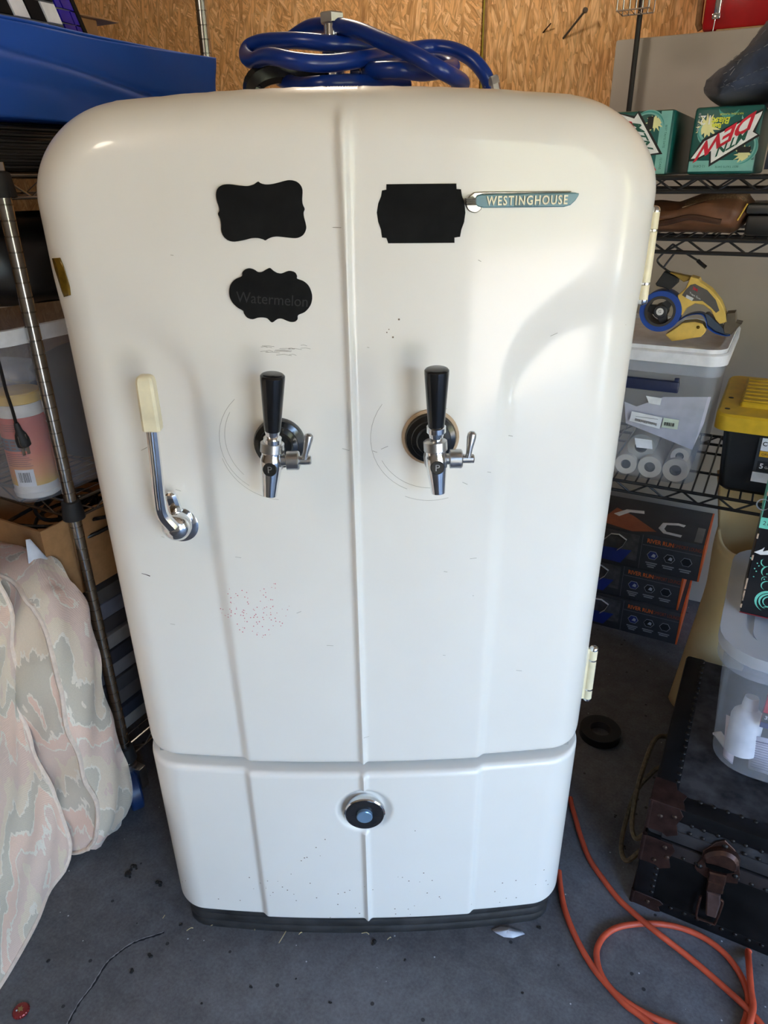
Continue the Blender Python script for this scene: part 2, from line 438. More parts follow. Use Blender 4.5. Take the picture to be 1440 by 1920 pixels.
m = MB(); m.box((S_R, T_FRONT, -0.12), (S_R + 0.1, SIDE_T0, 2.8)); m.box((S_R, SIDE_T1, -0.12), (S_R + 0.1, T_BACK + 0.1, 2.8)); m.box((S_R, SIDE_T0, SIDE_H), (S_R + 0.1, SIDE_T1, 2.8)); struct(m, 'wall_right', WALLPAINT)
m = MB()
m.box((S_L - 0.1, T_FRONT - 0.1, -0.12), (DOOR_S0, T_FRONT, 2.8)); m.box((DOOR_S1, T_FRONT - 0.1, -0.12), (S_R + 0.1, T_FRONT, 2.8))
m.box((DOOR_S0, T_FRONT - 0.1, DOOR_H), (DOOR_S1, T_FRONT, 2.8)); struct(m, 'wall_front', WALLPAINT)
sa = T(901, 80, T_BACK)[0]; sb = T(914, 80, T_BACK)[0]
wb_ = MB(); wb_.box((S_L, T_BACK + 0.02, -0.12), (S_R, T_BACK + 0.12, 2.8)); wall = struct(wb_, 'wall_back', mat('black_paper', (30, 26, 22), 0.9))
m = MB(); m.box((S_L, T_BACK, 0), (sa, T_BACK + 0.02, 2.7)); m.build('osb_panel', OSB, wall)
m = MB(); m.box((sb, T_BACK - 0.012, 0), (S_R, T_BACK + 0.02, 2.7)); m.build('osb_panel', OSB2, wall)
m = MB(); m.box((sa + 0.004, T_BACK + 0.004, 0), (sa + 0.009, T_BACK + 0.02, 2.7)); m.build('yellow_strip', mat('yellow_strip', (176, 160, 40), 0.6), wall)
m = MB(); m.box((sb - 0.012, T_BACK - 0.008, 0), (sb, T_BACK + 0.02, 2.7), 0.002); m.build('board_edge', mat('sawn_lumber_edge', (150, 112, 70), 0.8, 0, 0.3, 40), wall)
# painted half wall with a ledge in front of the boards, behind the black shelf
T_HALF = 1.66
pl = T(1155, 75, T_HALF)
m = MB(); m.box((pl[0], T_HALF, 0), (S_R, T_BACK - 0.013, pl[2]), 0.006); struct(m, 'wall_half', WALLPAINT)
# nail and wire staple in the boards
p0 = T(1056, 72, T_BACK - 0.012); p1 = T(1104, 26, T_BACK - 0.012)
m = MB(); m.cyl(p0 + [0, 0.0, 0], p1 + [0, -0.05, 0], 0.0035, n=8); m.cyl(p1 + [0, -0.05, 0], p1 + [0.003, -0.055, 0.003], 0.008, n=10)
m.build('nail', mat('old_nail_metal', (130, 128, 124), 0.4, 0.8), wall)
p0 = T(1018, 61, T_BACK - 0.012); p1 = T(1036, 46, T_BACK - 0.012)
m = MB(); m.cyl(p0, p1 + [0, -0.02, 0], 0.002, n=6); m.build('nail', BROWNMETAL, wall)
# crack in the slab: a dark seam with a pale chipped edge
crack = [(120, 1935), (132, 1912), (150, 1880), (176, 1846), (200, 1808), (222, 1788), (248, 1770), (274, 1760), (300, 1752), (308, 1748)]
pts = catmull([Z(x, y, 0.0) for x, y in crack], 6)
def ribbon(pts, w, z, seed, shift=0.0):
    r = random.Random(seed); m = MB(); vs = []; fs = []
    for i, p in enumerate(pts):
        tg = pts[min(i + 1, len(pts) - 1)] - pts[max(i - 1, 0)]; tg = tg / np.linalg.norm(tg); nn = np.array([-tg[1], tg[0], 0])
        ww = w * (0.45 + 1.1 * r.random()); c = p + nn * (shift + w * 0.8 * (r.random() - 0.5))
        vs += [c - nn * ww + [0, 0, z], c + nn * ww + [0, 0, z]]
    for i in range(len(pts) - 1): fs.append((2 * i, 2 * i + 1, 2 * i + 3, 2 * i + 2))
    m.add(vs, fs); return m
ribbon(pts, 0.0016, 0.0006, 1).build('crack', mat('crack_shadow', (30, 30, 32), 0.9), floor)
ribbon(pts, 0.0011, 0.0004, 2, 0.0022).build('crack_edge', mat('crack_edge', (140, 140, 146), 0.9), floor)
# what lies outside the open door
m = MB(); m.box((-14, -30, -0.32), (20, T_FRONT - 0.1, -0.015)); m.box((S_R + 0.1, T_FRONT - 0.1, -0.32), (20, 12, -0.015))
struct(m, 'driveway', mat('pale_driveway', (184, 170, 148), 0.85, 0, 0.1, 3))
m = MB()
def hedge(u, v):
    s_ = -10 + 28 * u; q = v * PI
    n1 = 0.18 * math.sin(s_ * 5.1 + v * 9) + 0.14 * math.sin(s_ * 11.3 - v * 17) + 0.2 * math.sin(s_ * 1.7)
    return np.array([s_, -11.0 - (0.9 + 0.3 * n1) * math.cos(q), -0.13 + (5.2 + 0.6 * n1) * math.sin(q) ** 0.5])
m.grid(hedge, 160, 18)
m.grid(lambda u, v: np.array([17.0 + (0.9) * math.cos(v * PI), -11.5 + 23 * u, -0.13 + (5.2 + 0.5 * math.sin(u * 40) + 0.3 * math.sin(u * 90 + v * 9)) * math.sin(v * PI) ** 0.5]), 120, 18); struct(m, 'tree_line', mat('hedge_leaves', (122, 118, 84), 0.85, 0, 0.45, 9))  # unseen trees; their height and this side row added to block low sky

# ------------------------------------------------------------------ the refrigerator (world coordinates, front at y = 0)
fridge = thing('refrigerator', 'tall cream white rounded vintage refrigerator with two beer taps in its door', 'refrigerator', (0, 0, 0), room=False)
HW = 0.401; RCX, RCZ = 0.125, 0.105; ZB_DOOR = 0.474; ZT_LOW = 0.457; ZB_LOW = 0.066
def ztop(x):
    x = np.asarray(x, float); ax = np.maximum(np.abs(x) - (HW - RCX), 0) / RCX
    return 1.521 - 0.024 * (x / HW) ** 2 - RCZ * (1 - np.sqrt(np.maximum(1 - ax * ax, 0)))
def zbot(x, zb, rc):
    x = np.asarray(x, float); ax = np.maximum(np.abs(x) - (HW - rc), 0)
    return zb + (rc - np.sqrt(np.maximum(rc * rc - ax * ax, 0)))
def quarter(d, R):
    d = np.clip(d, 0, R); return R - np.sqrt(np.maximum(R * R - (R - d) ** 2, 0))
def relief(x, z, low=False):
    """forward/backward relief of the pressed front: bow, sunk side panels, centre ridge"""
    ax = np.abs(x)
    y = 0.026 * (ax / HW) ** 2.2
    ea, eb, zc = 0.135, 0.155, 1.140
    cx = 0.205 + ea
    qx = np.where(ax < cx, (ax - cx) / ea, 0.0)
    rr = np.sqrt(qx ** 2 + (np.maximum(z - zc, 0) / eb) ** 2)
    sd = np.where(z > zc, (1 - rr) * ea, ax - 0.205)            # > 0 inside the sunk side panel
    wid = np.where(z > zc, 0.016 + 0.05 * smooth(z, zc, zc + 0.16), 0.010 + 0.012 * smooth(z, 0.3, 1.15))
    y = y + 0.0085 * smooth(sd, -wid * 0.35, wid)
    w = 0.0052 + 0.0035 * smooth(z, 1.3, 1.5)
    rid = np.exp(-(ax / w) ** 2 * 1.2) * 0.0075
    if not low: rid = rid * (1 - smooth(z, 1.475, 1.505))
    else:
        d = np.hypot(x, z - 0.368)
        rid = rid * smooth(d, 0.050, 0.056)
        y = y + 0.014 * (1 - smooth(d, 0.034, 0.054))
    return y - rid
def cluster(n, k):
    u = np.linspace(0, 1, n); return np.where(u < 0.5, 0.5 * (2 * u) ** k, 1 - 0.5 * (2 - 2 * u) ** k)
def taper(z): return 1 + 0.017 * (np.asarray(z) - 0.12)
def front_panel(name, zb, zt_fn, rcb, R_side, R_top, R_bot, y0, yback, low=False, nv=150):
    e = np.concatenate([-HW * (1 - 0.0), ] if False else [np.linspace(-1, -0.99, 4), np.linspace(-0.985, -0.80, 26), np.linspace(-0.79, -0.56, 14), np.linspace(-0.55, -0.46, 12), np.linspace(-0.44, -0.06, 14), np.linspace(-0.048, 0, 13)])
    us = np.concatenate([e, -e[::-1][1:]])
    n = len(us); xs = us * HW
    if low:
        xd = np.linspace(-0.07, 0.07, 57); xs = np.sort(np.concatenate([xs[np.abs(xs) > 0.072], xd])); n = len(xs)
    vsn = cluster(nv, 1.6)
    zt = zt_fn(xs); zb_ = zbot(xs, zb, rcb) if rcb else np.full(n, zb)
    Zg = zb_[None, :] + vsn[:, None] * (zt - zb_)[None, :]; Xg = np.repeat(xs[None, :], nv, 0)
    # distance to the silhouette
    arc = HW - RCX + RCX * np.sin(np.linspace(0, PI / 2, 200)); xo = np.concatenate([-arc[::-1], np.linspace(-HW + RCX, HW - RCX, 160), arc])
    sidez = np.linspace(float(zt_fn(HW)), float(zt_fn(HW)) - 0.08, 40)
    if not low:
        ox = np.concatenate([xo, np.full(40, HW), np.full(40, -HW)]); oz = np.concatenate([zt_fn(xo), sidez, sidez])
        D = np.full(Xg.shape, 9.0)
        for q in range(0, len(ox), 40):
            D = np.minimum(D, np.sqrt((Xg[..., None] - ox[q:q + 40]) ** 2 + (Zg[..., None] - oz[q:q + 40]) ** 2).min(-1))
        D = np.where(Zg < float(zt_fn(HW)), np.minimum(D, HW - np.abs(Xg)), D)
        D[:, 0] = 0; D[:, -1] = 0; D[-1, :] = 0
        Yg = quarter(D, R_side)
    else:
        Yg = quarter(HW - np.abs(Xg), R_side) + quarter(zt[None, :] - Zg, R_top)
    Yg = Yg + quarter(Zg - zb_[None, :], R_bot) + relief(Xg, Zg, low) * 1.0 + y0
    m = MB()
    pts = np.stack([Xg * taper(Zg), Yg, Zg], -1).reshape(-1, 3)
    fs = [(j * n + i, j * n + i + 1, (j + 1) * n + i + 1, (j + 1) * n + i) for j in range(nv - 1) for i in range(n - 1)]
    loop = [i for i in range(n)] + [j * n + n - 1 for j in range(1, nv)] + [(nv - 1) * n + i for i in range(n - 2, -1, -1)] + [j * n for j in range(nv - 2, 0, -1)]
    rim = pts[loop].copy(); rim[:, 1] = np.maximum(rim[:, 1] + 0.004, yback)
    k0 = len(pts); L = len(loop)
    fs += [(loop[i], loop[(i + 1) % L], k0 + (i + 1) % L, k0 + i) for i in range(L)]
    fs.append(tuple(range(k0, k0 + L)))
    m.add(np.concatenate([pts, rim]), fs)
    return m
R_DOOR = 0.066
front_panel('door', ZB_DOOR, ztop, 0.026, R_DOOR, 0, 0.012, 0.0, 0.100).build('door', ENAMEL, fridge, sharp=50)
flat_top = lambda x: np.full(np.shape(x), ZT_LOW)
front_panel('kick_panel', ZB_LOW, flat_top, 0, R_DOOR, 0.011, 0.006, -0.007, 0.110, True, 110).build('kick_panel', ENAMEL, fridge, sharp=50)
def fridge_outline(inset, zb, n=60):
    xs = np.linspace(-HW, HW, n); xs = HW * np.sin(np.linspace(-PI / 2, PI / 2, n))
    top = [(x * (HW - inset) / HW, float(ztop(x)) - inset) for x in xs]
    return [(-(HW - inset), zb)] + top + [((HW - inset), zb)]
FY = lambda u, v, d: np.array([u * float(taper(v)), d, v])
m = MB(); m.prism(fridge_outline(0.004, 0.05), 0.112, 0.60, FY, bev=0.02); m.build('cabinet', ENAMEL, fridge, sharp=50)
m = MB(); m.prism(fridge_outline(0.016, ZB_DOOR + 0.01), 0.088, 0.116, FY); m.build('door_gasket', RUBBER, fridge)
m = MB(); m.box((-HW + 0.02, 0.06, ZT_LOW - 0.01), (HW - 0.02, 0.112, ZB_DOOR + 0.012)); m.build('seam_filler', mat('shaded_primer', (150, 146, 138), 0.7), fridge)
# black ribbed kick base
m = MB()
def base_pt(u, v):
    x = -0.388 + 0.776 * u
    rib = 0.0025 * (0.5 + 0.5 * math.cos(v * 2 * PI * 3.5)) ** 3
    y = 0.007 + 0.03 * (abs(x) / HW) ** 2.2 + float(quarter(0.388 - abs(x), 0.05)) * 0.9 + rib
    return np.array([x, y, v * 0.074])
nu, nv_ = 60, 22
m.grid(base_pt, nu, nv_)
back = [np.array([-0.388, 0.3, 0]), np.array([0.388, 0.3, 0]), np.array([0.388, 0.3, 0.074]), np.array([-0.388, 0.3, 0.074])]
m.box((-0.37, 0.08, 0.0), (0.37, 0.58, 0.07))
BASEBLACK = mat('dusty_black_base', (0.022, 0.021, 0.021), 0.6, 0, 0.6, 22, 0.3)
m.build('kick_base', BASEBLACK, fridge)
m = MB(); m.box((0.318, 0.036, 0.004), (0.3205, 0.05, 0.073)); m.build('base_joint', mat('joint_black', (0.004, 0.004, 0.004), 0.8), fridge)
# hinges
for ztp, zbt in ((1.377, 1.252), (0.652, 0.535)):
    hx, hy = 0.4165, 0.094; h = ztp - zbt; r = 0.0072
    m = MB(); m.lathe([(0, r), (h * 0.53, r)], (hx, hy, zbt + h * 0.23), (0, 0, 1), 16); hinge = m.build('hinge', IVORY, fridge)
    m = MB(); m.box((0.385, hy - 0.002, zbt + h * 0.02), (hx, hy + 0.004, zbt + h * 0.98), 0.001); m.build('hinge_leaf', IVORY, hinge)
    for f0, f1 in ((0.04, 0.2), (0.79, 0.96)):
        m = MB(); m.lathe([(0, r), (h * (f1 - f0), r)], (hx, hy, zbt + h * f0), (0, 0, 1), 16); m.build('hinge_knuckle', IVORY, hinge)
    for f0 in (0.2, 0.76):
        m = MB(); m.lathe([(0, r * 0.9), (h * 0.005, r * 1.06), (h * 0.025, r * 1.06), (h * 0.03, r * 0.9)], (hx, hy, zbt + h * f0), (0, 0, 1), 16); m.build('hinge_band', CHROME, hinge)
    for f0, sg in ((0.04, -1), (0.96, 1)):
        m = MB(); m.lathe([(0, r * 1.06), (0.003, r * 1.06), (0.006, r * 0.85), (0.008, r * 0.4)], (hx, hy, zbt + h * f0), (0, 0, sg), 16); m.build('hinge_cap', CHROME, hinge)
# lock badge in its dish
b0 = np.array([0.0, 0.006, 0.368])
m = MB(); m.lathe([(0, 0.030), (0.012, 0.0365), (0.020, 0.0375), (0.022, 0.0355), (0.0215, 0.033)], b0, (0, -1, 0), 40); bad = m.build('lock_badge', CHROME, fridge)
m = MB(); m.lathe([(0.019, 0.0345), (0.0226, 0.0345), (0.0228, 0.020), (0.0215, 0.0145)], b0, (0, -1, 0), 40); m.build('badge_face', mat('badge_charcoal', (0.02, 0.019, 0.021), 0.25), bad)
m = MB(); m.lathe([(0.018, 0.0145), (0.0275, 0.0145), (0.0285, 0.0132), (0.0285, 0.004)], b0, (0, -1, 0), 32); m.build('badge_button', mat('blue_grey_button', (120, 150, 178), 0.2, 0.35), bad)

# door handle: grip, lever, round hub, escutcheon, thumb catch
yd = 0.03
esc = Yw(345, 977, yd); ball = Yw(328, 980, -0.028); top_l = Yw(285, 806, -0.052); gb = Yw(287, 806, -0.053); gt = Yw(271, 702, -0.056)
m = MB(); m.lathe([(-0.006, 0.034), (0.004, 0.034), (0.010, 0.0315), (0.014, 0.024), (0.016, 0.01)], esc, (0, -1, 0), 36); han = m.build('door_handle', CHROME, fridge)
m = MB(); m.lathe([(0.0, 0.013), (0.03, 0.014), (0.036, 0.0185), (0.046, 0.0215), (0.056, 0.0205), (0.062, 0.0155), (0.066, 0.007)], (ball + esc) / 2 + np.array([0, 0.034, 0]), (0, -1, 0), 28); m.build('handle_hub', CHROME, han)
def bar(m, pts, w, d, up=(0, -1, 0), ch=0.25, mi=0):
    """bar of chamfered rectangular section along pts"""
    P = [np.array(p, float) for p in pts]; vs = []; fs = []
    sec = [(-1, -1 + 2 * ch), (-1, 1 - 2 * ch), (-1 + 2 * ch, 1), (1 - 2 * ch, 1), (1, 1 - 2 * ch), (1, -1 + 2 * ch), (1 - 2 * ch, -1), (-1 + 2 * ch, -1)]
    for i, p in enumerate(P):
        tg = P[min(i + 1, len(P) - 1)] - P[max(i - 1, 0)]; tg /= np.linalg.norm(tg)
        e1 = np.cross(np.array(up, float), tg); e1 /= np.linalg.norm(e1); e2 = np.cross(tg, e1)
        wi = w[i] if hasattr(w, '__len__') else w; di = d[i] if hasattr(d, '__len__') else d
        vs += [p + e1 * a_ * wi + e2 * b_ * di for a_, b_ in sec]
    for i in range(len(P) - 1):
        for k in range(8): fs.append((i * 8 + k, i * 8 + (k + 1) % 8, (i + 1) * 8 + (k + 1) % 8, (i + 1) * 8 + k))
    fs.append(tuple(range(8))[::-1]); fs.append(tuple(range(len(P) * 8 - 8, len(P) * 8))); m.add(vs, fs)
hubp = Yw(322, 985, -0.038)
path = catmull([hubp + np.array([0.002, 0, -0.004]), Yw(305, 965, -0.042), Yw(298, 930, -0.046), Yw(293, 880, -0.05), top_l, top_l * 0.9 + gt * 0.1], 5)
m = MB(); bar(m, path, np.linspace(0.0085, 0.0065, len(path)), np.linspace(0.008, 0.006, len(path))); m.build('handle_lever', CHROME, han, sharp=25)
m = MB(); bar(m, [p + np.array([0.0003, -0.0066, 0]) for p in path[7:-3]], 0.0022, 0.0014); m.build('lever_rib', CHROME, han)
gp = [gb + (gt - gb) * q for q in (0, 0.012, 0.1, 0.5, 0.86, 0.91, 0.95, 0.98, 0.995, 1.0)]
m = MB(); bar(m, gp, [0.0108, 0.0116, 0.0118, 0.0114, 0.0110, 0.0106, 0.0096, 0.0076, 0.0050, 0.002], [0.009, 0.0098, 0.0100, 0.0100, 0.0098, 0.0094, 0.0084, 0.0066, 0.0042, 0.0016], ch=0.14); m.build('handle_grip', IVORY, han, sharp=30)
c0 = Yw(327, 952, 0.006); c1 = Yw(319, 926, 0.0)
m = MB(); bar(m, [c0 + (c1 - c0) * q for q in (-0.3, 0.2, 0.75, 1.0, 1.1)], [0.010, 0.0095, 0.0092, 0.0075, 0.003], [0.006, 0.0065, 0.007, 0.005, 0.002]); m.build('thumb_catch', CHROME, han, sharp=25)

# two beer taps
P_DISC = mat('tap_badge_black', (0.012, 0.011, 0.01), 0.3)
def tap(cx, zf, spout_px, sp_top_px, hb_px, ht_px, ring, ferrule_silver):
    fl = np.array([cx, 0.002, zf]); yf = -0.064
    m = MB(); m.lathe([(-0.004, 0.036), (0.006, 0.0365), (0.012, 0.0345), (0.015, 0.028), (0.017, 0.027), (0.019, 0.021), (0.022, 0.019), (0.024, 0.0)], fl, (0, -1, 0), 36)
    root = m.build('tap', mat('tap_flange_black', (0.012, 0.012, 0.012), 0.16, 0, 0.1), fridge, sharp=25)
    if ring:
        m = MB(); m.lathe([(-0.004, 0.0405), (0.004, 0.0405), (0.0055, 0.037), (0.0055, 0.03)], fl, (0, -1, 0), 36); m.build('sealing_ring', mat('aged_gasket', (186, 160, 130), 0.7), root)
    sp = Yw(*spout_px, yf - 0.004); st_ = Yw(*sp_top_px, yf)
    m = MB(); m.lathe([(0.02, 0.012), (0.05, 0.012), (0.052, 0.0155), (0.07, 0.0155)], (st_[0], 0.004, st_[2] - 0.014), (0, -1, 0), 24); m.build('shank', STEEL, root)
    ax = st_ - sp; L = np.linalg.norm(ax)
    m = MB(); m.lathe([(0, 0.0082), (0.001, 0.0096), (L * 0.3, 0.0115), (L * 0.62, 0.0140), (L * 0.80, 0.0152), (L * 0.88, 0.0148), (L * 0.93, 0.0135), (L, 0.0138)], sp, ax, 28); m.build('spout', CHROME, root)
    dz = sp + ax * 0.70 + np.array([0.0, -0.0142, 0]); 
    m = MB(); m.lathe([(-0.002, 0.0092), (0.0012, 0.0092), (0.002, 0.0082)], dz, (0, -1, 0.12), 24); m.build('spout_badge', P_DISC, root)
    m = MB(); fr = lambda u, v, d: dz + np.array([u, -0.0026 - d, v])
    m.text('P', fr, 0.013, depth=0.0003); m.build('badge_letter', STEEL, root)
    up = ax / L
    m = MB(); m.lathe([(0, 0.0140), (0.001, 0.0158), (0.013, 0.0158), (0.0145, 0.014), (0.016, 0.010)], st_, up, 24); m.build('bonnet', STEEL, root, sharp=20)
    hb = Yw(*hb_px, yf - 0.004); ht = Yw(*ht_px, yf - 0.012); hx = ht - hb; HL = np.linalg.norm(hx)
    m = MB()
    if ferrule_silver: m.lathe([(-0.026, 0.006), (-0.02, 0.0085), (-0.008, 0.0105), (-0.007, 0.0128), (0.0, 0.0128), (0.001, 0.011)], hb, hx, 24)
    else: m.lathe([(-0.022, 0.0075), (-0.021, 0.012), (-0.0115, 0.012), (-0.011, 0.008), (-0.008, 0.009), (0.0, 0.0105)], hb, hx, 24)
    m.build('ferrule', CHROME, root)
    m = MB(); m.lathe([(-0.0005, 0.0105), (0.004, 0.0111), (HL * 0.5, 0.0134), (HL * 0.93, 0.0157), (HL * 0.97, 0.0156), (HL * 0.99, 0.0143), (HL, 0.012), (HL, 0.0)], hb, hx, 32); m.build('tap_handle', mat('gloss_black_handle', (0.010, 0.010, 0.011), 0.14), root)
    k = st_ + np.array([0.012, 0.0, -0.012])
    m = MB(); m.cyl(k, k + np.array([0.008, 0, 0]), 0.0075, n=20); m.lathe([(0.006, 0.009), (0.007, 0.0128), (0.022, 0.0128), (0.0235, 0.0115)], k, (1, 0, 0), 26); m.build('flow_collar', STEEL, root, sharp=20)
    m = MB(); m.lathe([(0.022, 0.0062), (0.038, 0.0062), (0.0395, 0.005)], k, (1, 0, 0), 18); m.build('flow_pin', STEEL, root)
    l0 = k + np.array([0.031, -0.003, 0.003]); l1 = l0 + np.array([0.004 if ring else 0.007, 0.002, 0.030]) * (1.0)
    m = MB(); m.lathe([(0, 0.0035), (0.012, 0.0042), (0.028, 0.0062), (0.033, 0.0056), (0.0355, 0.003)], l0, l1 - l0, 16); m.build('flow_lever', STEEL, root)
    return root
tap(-0.103, 1.082, (506, 930), (510, 848), (511, 806), (511, 702), False, False)
tap(0.110, 1.087, (822, 925), (817, 845), (818, 800), (819, 691), True, True)

# faint scuffs and scratches in the paint
def door_pt(x, z): return np.array([x * float(taper(z)), float(relief(np.array(x), np.array(z))) + float(quarter(HW - abs(x), R_DOOR)) - 0.0001, z])
def scuff(pts): return [door_pt(*q) for q in pts]
rs = random.Random(12); m = MB()
for cx_, cz_, r_, q0, q1 in ((-0.103, 1.083, 0.083, 2.3, 4.1), (-0.100, 1.086, 0.078, 2.6, 3.9), (-0.10, 1.08, 0.088, 3.4, 4.6), (0.11, 1.085, 0.085, 2.5, 4.3), (0.112, 1.088, 0.080, 3.6, 4.9), (0.11, 1.08, 0.092, 4.3, 5.0)):
    m.tube(scuff([(cx_ + r_ * math.cos(q), cz_ + r_ * math.sin(q)) for q in np.linspace(q0, q1, 14)]), 0.00022, 4)
for k_ in range(16):
    x = -0.118 + 0.055 * rs.random(); z = 1.205 + 0.014 * rs.random(); L_ = 0.006 + 0.02 * rs.random(); m.tube(scuff([(x, z), (x + L_ * 0.5, z + 0.001 * rs.random()), (x + L_, z - 0.001)]), 0.00022, 4)
for k_ in range(26):
    x = rs.uniform(-0.33, 0.33); z = rs.uniform(0.52, 1.4); a_ = rs.uniform(-0.5, 0.5); L_ = rs.uniform(0.002, 0.011); m.tube(scuff([(x, z), (x + L_ * math.cos(a_), z + L_ * math.sin(a_))]), 0.0003, 4)
m.build('paint_scuffs', mat('scuff_grey', (150, 140, 126), 0.7), fridge, kind='stuff')
p_ = Yw(272, 1073, 0.03); q_ = Yw(288, 1077, 0.03)
m = MB(); m.tube([door_pt(p_[0], p_[2]), door_pt((p_[0] + q_[0]) / 2, (p_[2] + q_[2]) / 2 + 0.0006), door_pt(q_[0], q_[2])], [0.0004, 0.0006, 0.0009], 5); m.build('dark_scratch', mat('scratch_dark', (70, 56, 46), 0.8), fridge)

# nameplate
pn = lambda X, Y, y=0.004: Yw(690 + X / 3.4286, 320 + Y / 3.4286, y)
def xz(X, Y): p = pn(X, Y); return (p[0], p[2])
yn = float(relief(np.array(0.21), np.array(1.39))) + 0.0005
FN = lambda u, v, d: np.array([u, yn + 0.0215 * ((abs(u) / HW) ** 2.2 - (0.21 / HW) ** 2.2) - d, v])
NICK = mat('tarnished_nickel', (0.50, 0.47, 0.38), 0.28, 1.0, 0.3, 90)
ch = [xz(*p) for p in catmull([(1312, 132), (1000, 134), (720, 136), (672, 146), (640, 175), (627, 212), (640, 250), (668, 268), (700, 268), (726, 248), (728, 236), (716, 222)], 5)] + [xz(*p) for p in ((690, 215), (686, 185), (700, 162), (740, 150), (1300, 142))]
m = MB(); m.prism(ch, -0.004, 0.0045, FN, bev=0.001); plate = m.build('nameplate', NICK, fridge)
teal = [xz(*p) for p in ((1362, 147), (1358, 162), (1335, 195), (1305, 222), (1262, 234), (740, 238), (705, 232), (685, 212), (680, 195), (686, 174), (700, 160), (720, 153), (1340, 142))]
m = MB(); m.prism(teal, -0.004, 0.0055, FN, bev=0.0012); m.build('nameplate_body', mat('teal_enamel', (98, 140, 152), 0.3), plate)
for j in range(4):
    c_ = xz(655, 180 + 12 * j); m = MB(); m.box((c_[0] - 0.006, -0.012, c_[1] - 0.0007), (c_[0] + 0.006, yn - 0.004, c_[1] + 0.0007)); m.build('plate_fin', mat('dark_nickel', (0.1, 0.09, 0.08), 0.4, 0.8), plate)
tc = xz(1022, 193)
m = MB(); m.text('WESTINGHOUSE', lambda u, v, d: FN(tc[0] + u, tc[1] + v, 0.0064 + d), 0.0145, sx=0.79, depth=0.0007, space=1.22, off=0.0003); m.build('raised_lettering', mat('cream_lettering', (236, 228, 196), 0.35), plate)
tc2 = xz(1020, 224)
m = MB(); m.text('MADE IN U.S.A.', lambda u, v, d: FN(tc2[0] + u, tc2[1] + v, 0.0058 + d), 0.0036, depth=0.0001, space=1.3); m.build('small_lettering', mat('dark_teal_print', (58, 92, 104), 0.4), plate)

# chalkboard magnets
SLATE = mat('chalkboard_black', (0.009, 0.009, 0.009), 0.8, 0, 0.35, 26, spec=0.12)
def magnet(pts, ox, oy, k, label, name='chalkboard_magnet', soft=3):
    P = [Yw(ox + x / k, oy + y / k, 0.0) for x, y in pts]
    o2 = [(p[0], p[2]) for p in P]
    if soft: o2 = [tuple(p) for p in catmull(o2, soft, True)]
    cx_, cz_ = np.mean([p[0] for p in o2]), np.mean([p[1] for p in o2])
    fr = lambda u, v, d: np.array([u, float(relief(np.array(u), np.array(v))) * 0.0 + 0.0275 * (abs(cx_) / HW) ** 2.2 + 0.0015 - d, v])
    m = MB(); m.prism(o2, -0.002, 0.0035, fr, bev=0.0006)
    return single(m, name, SLATE, label, 'magnet', (cx_, 0.0, cz_), group='chalkboard magnets on the refrigerator door', room=False), fr, cx_, cz_
M1 = [(150, 330), (165, 265), (220, 222), (300, 213), (400, 225), (500, 233), (570, 216), (600, 197), (625, 183), (650, 200), (700, 214), (770, 212), (850, 195), (920, 175), (980, 166), (1050, 180), (1100, 220), (1124, 280), (1120, 380), (1127, 440), (1148, 490), (1136, 530), (1140, 580), (1158, 650), (1165, 710), (1142, 770), (1100, 805), (1040, 820), (950, 812), (850, 801), (790, 806), (740, 825), (705, 845), (680, 833), (620, 818), (550, 820), (470, 840), (360, 858), (290, 845), (235, 800), (210, 740), (206, 660), (195, 600), (172, 548), (187, 510), (180, 460), (160, 400)]
M2 = [(300, 1400), (322, 1330), (370, 1280), (440, 1248), (446, 1205), (480, 1170), (530, 1160), (580, 1175), (620, 1200), (665, 1200), (710, 1175), (755, 1155), (795, 1185), (840, 1210), (890, 1215), (940, 1195), (985, 1187), (1040, 1205), (1062, 1245), (1064, 1275), (1130, 1300), (1190, 1350), (1225, 1430), (1232, 1500), (1210, 1580), (1150, 1650), (1075, 1685), (1068, 1730), (1040, 1758), (990, 1762), (940, 1745), (890, 1725), (840, 1730), (780, 1768), (730, 1725), (680, 1712), (620, 1715), (560, 1732), (500, 1712), (465, 1665), (455, 1635), (400, 1605), (340, 1550), (305, 1480)]
M3 = [(118, 87), (568, 83), (570, 118), (598, 120), (604, 160), (620, 210), (626, 270), (618, 330), (600, 380), (592, 425), (556, 430), (556, 464), (130, 467), (118, 433), (90, 430), (84, 380), (66, 330), (57, 270), (66, 210), (84, 165), (90, 127), (118, 122)]
magnet(M1, 380, 310, 6.0, 'blank black bracket-edged chalkboard magnet, upper left of the door ridge')
g2, fr2, cx2, cz2 = magnet(M2, 380, 310, 6.0, 'black scalloped oval chalkboard magnet with faint chalk writing, below the bracket-edged one')
magnet(M3, 690, 320, 3.4286, 'black plaque-shaped chalkboard magnet with stepped corners, beside the teal nameplate', soft=0)
CHALK = mat('faint_chalk', (42, 42, 42), 0.9)
wc = Yw(510, 562, 0.0)
m = MB(); m.text('Watermelon', lambda u, v, d: fr2(wc[0] + u, wc[2] + v - u * 0.08, 0.0038), 0.0195, sx=0.92, shear=0.12); m.build('chalk_writing', CHALK, g2)

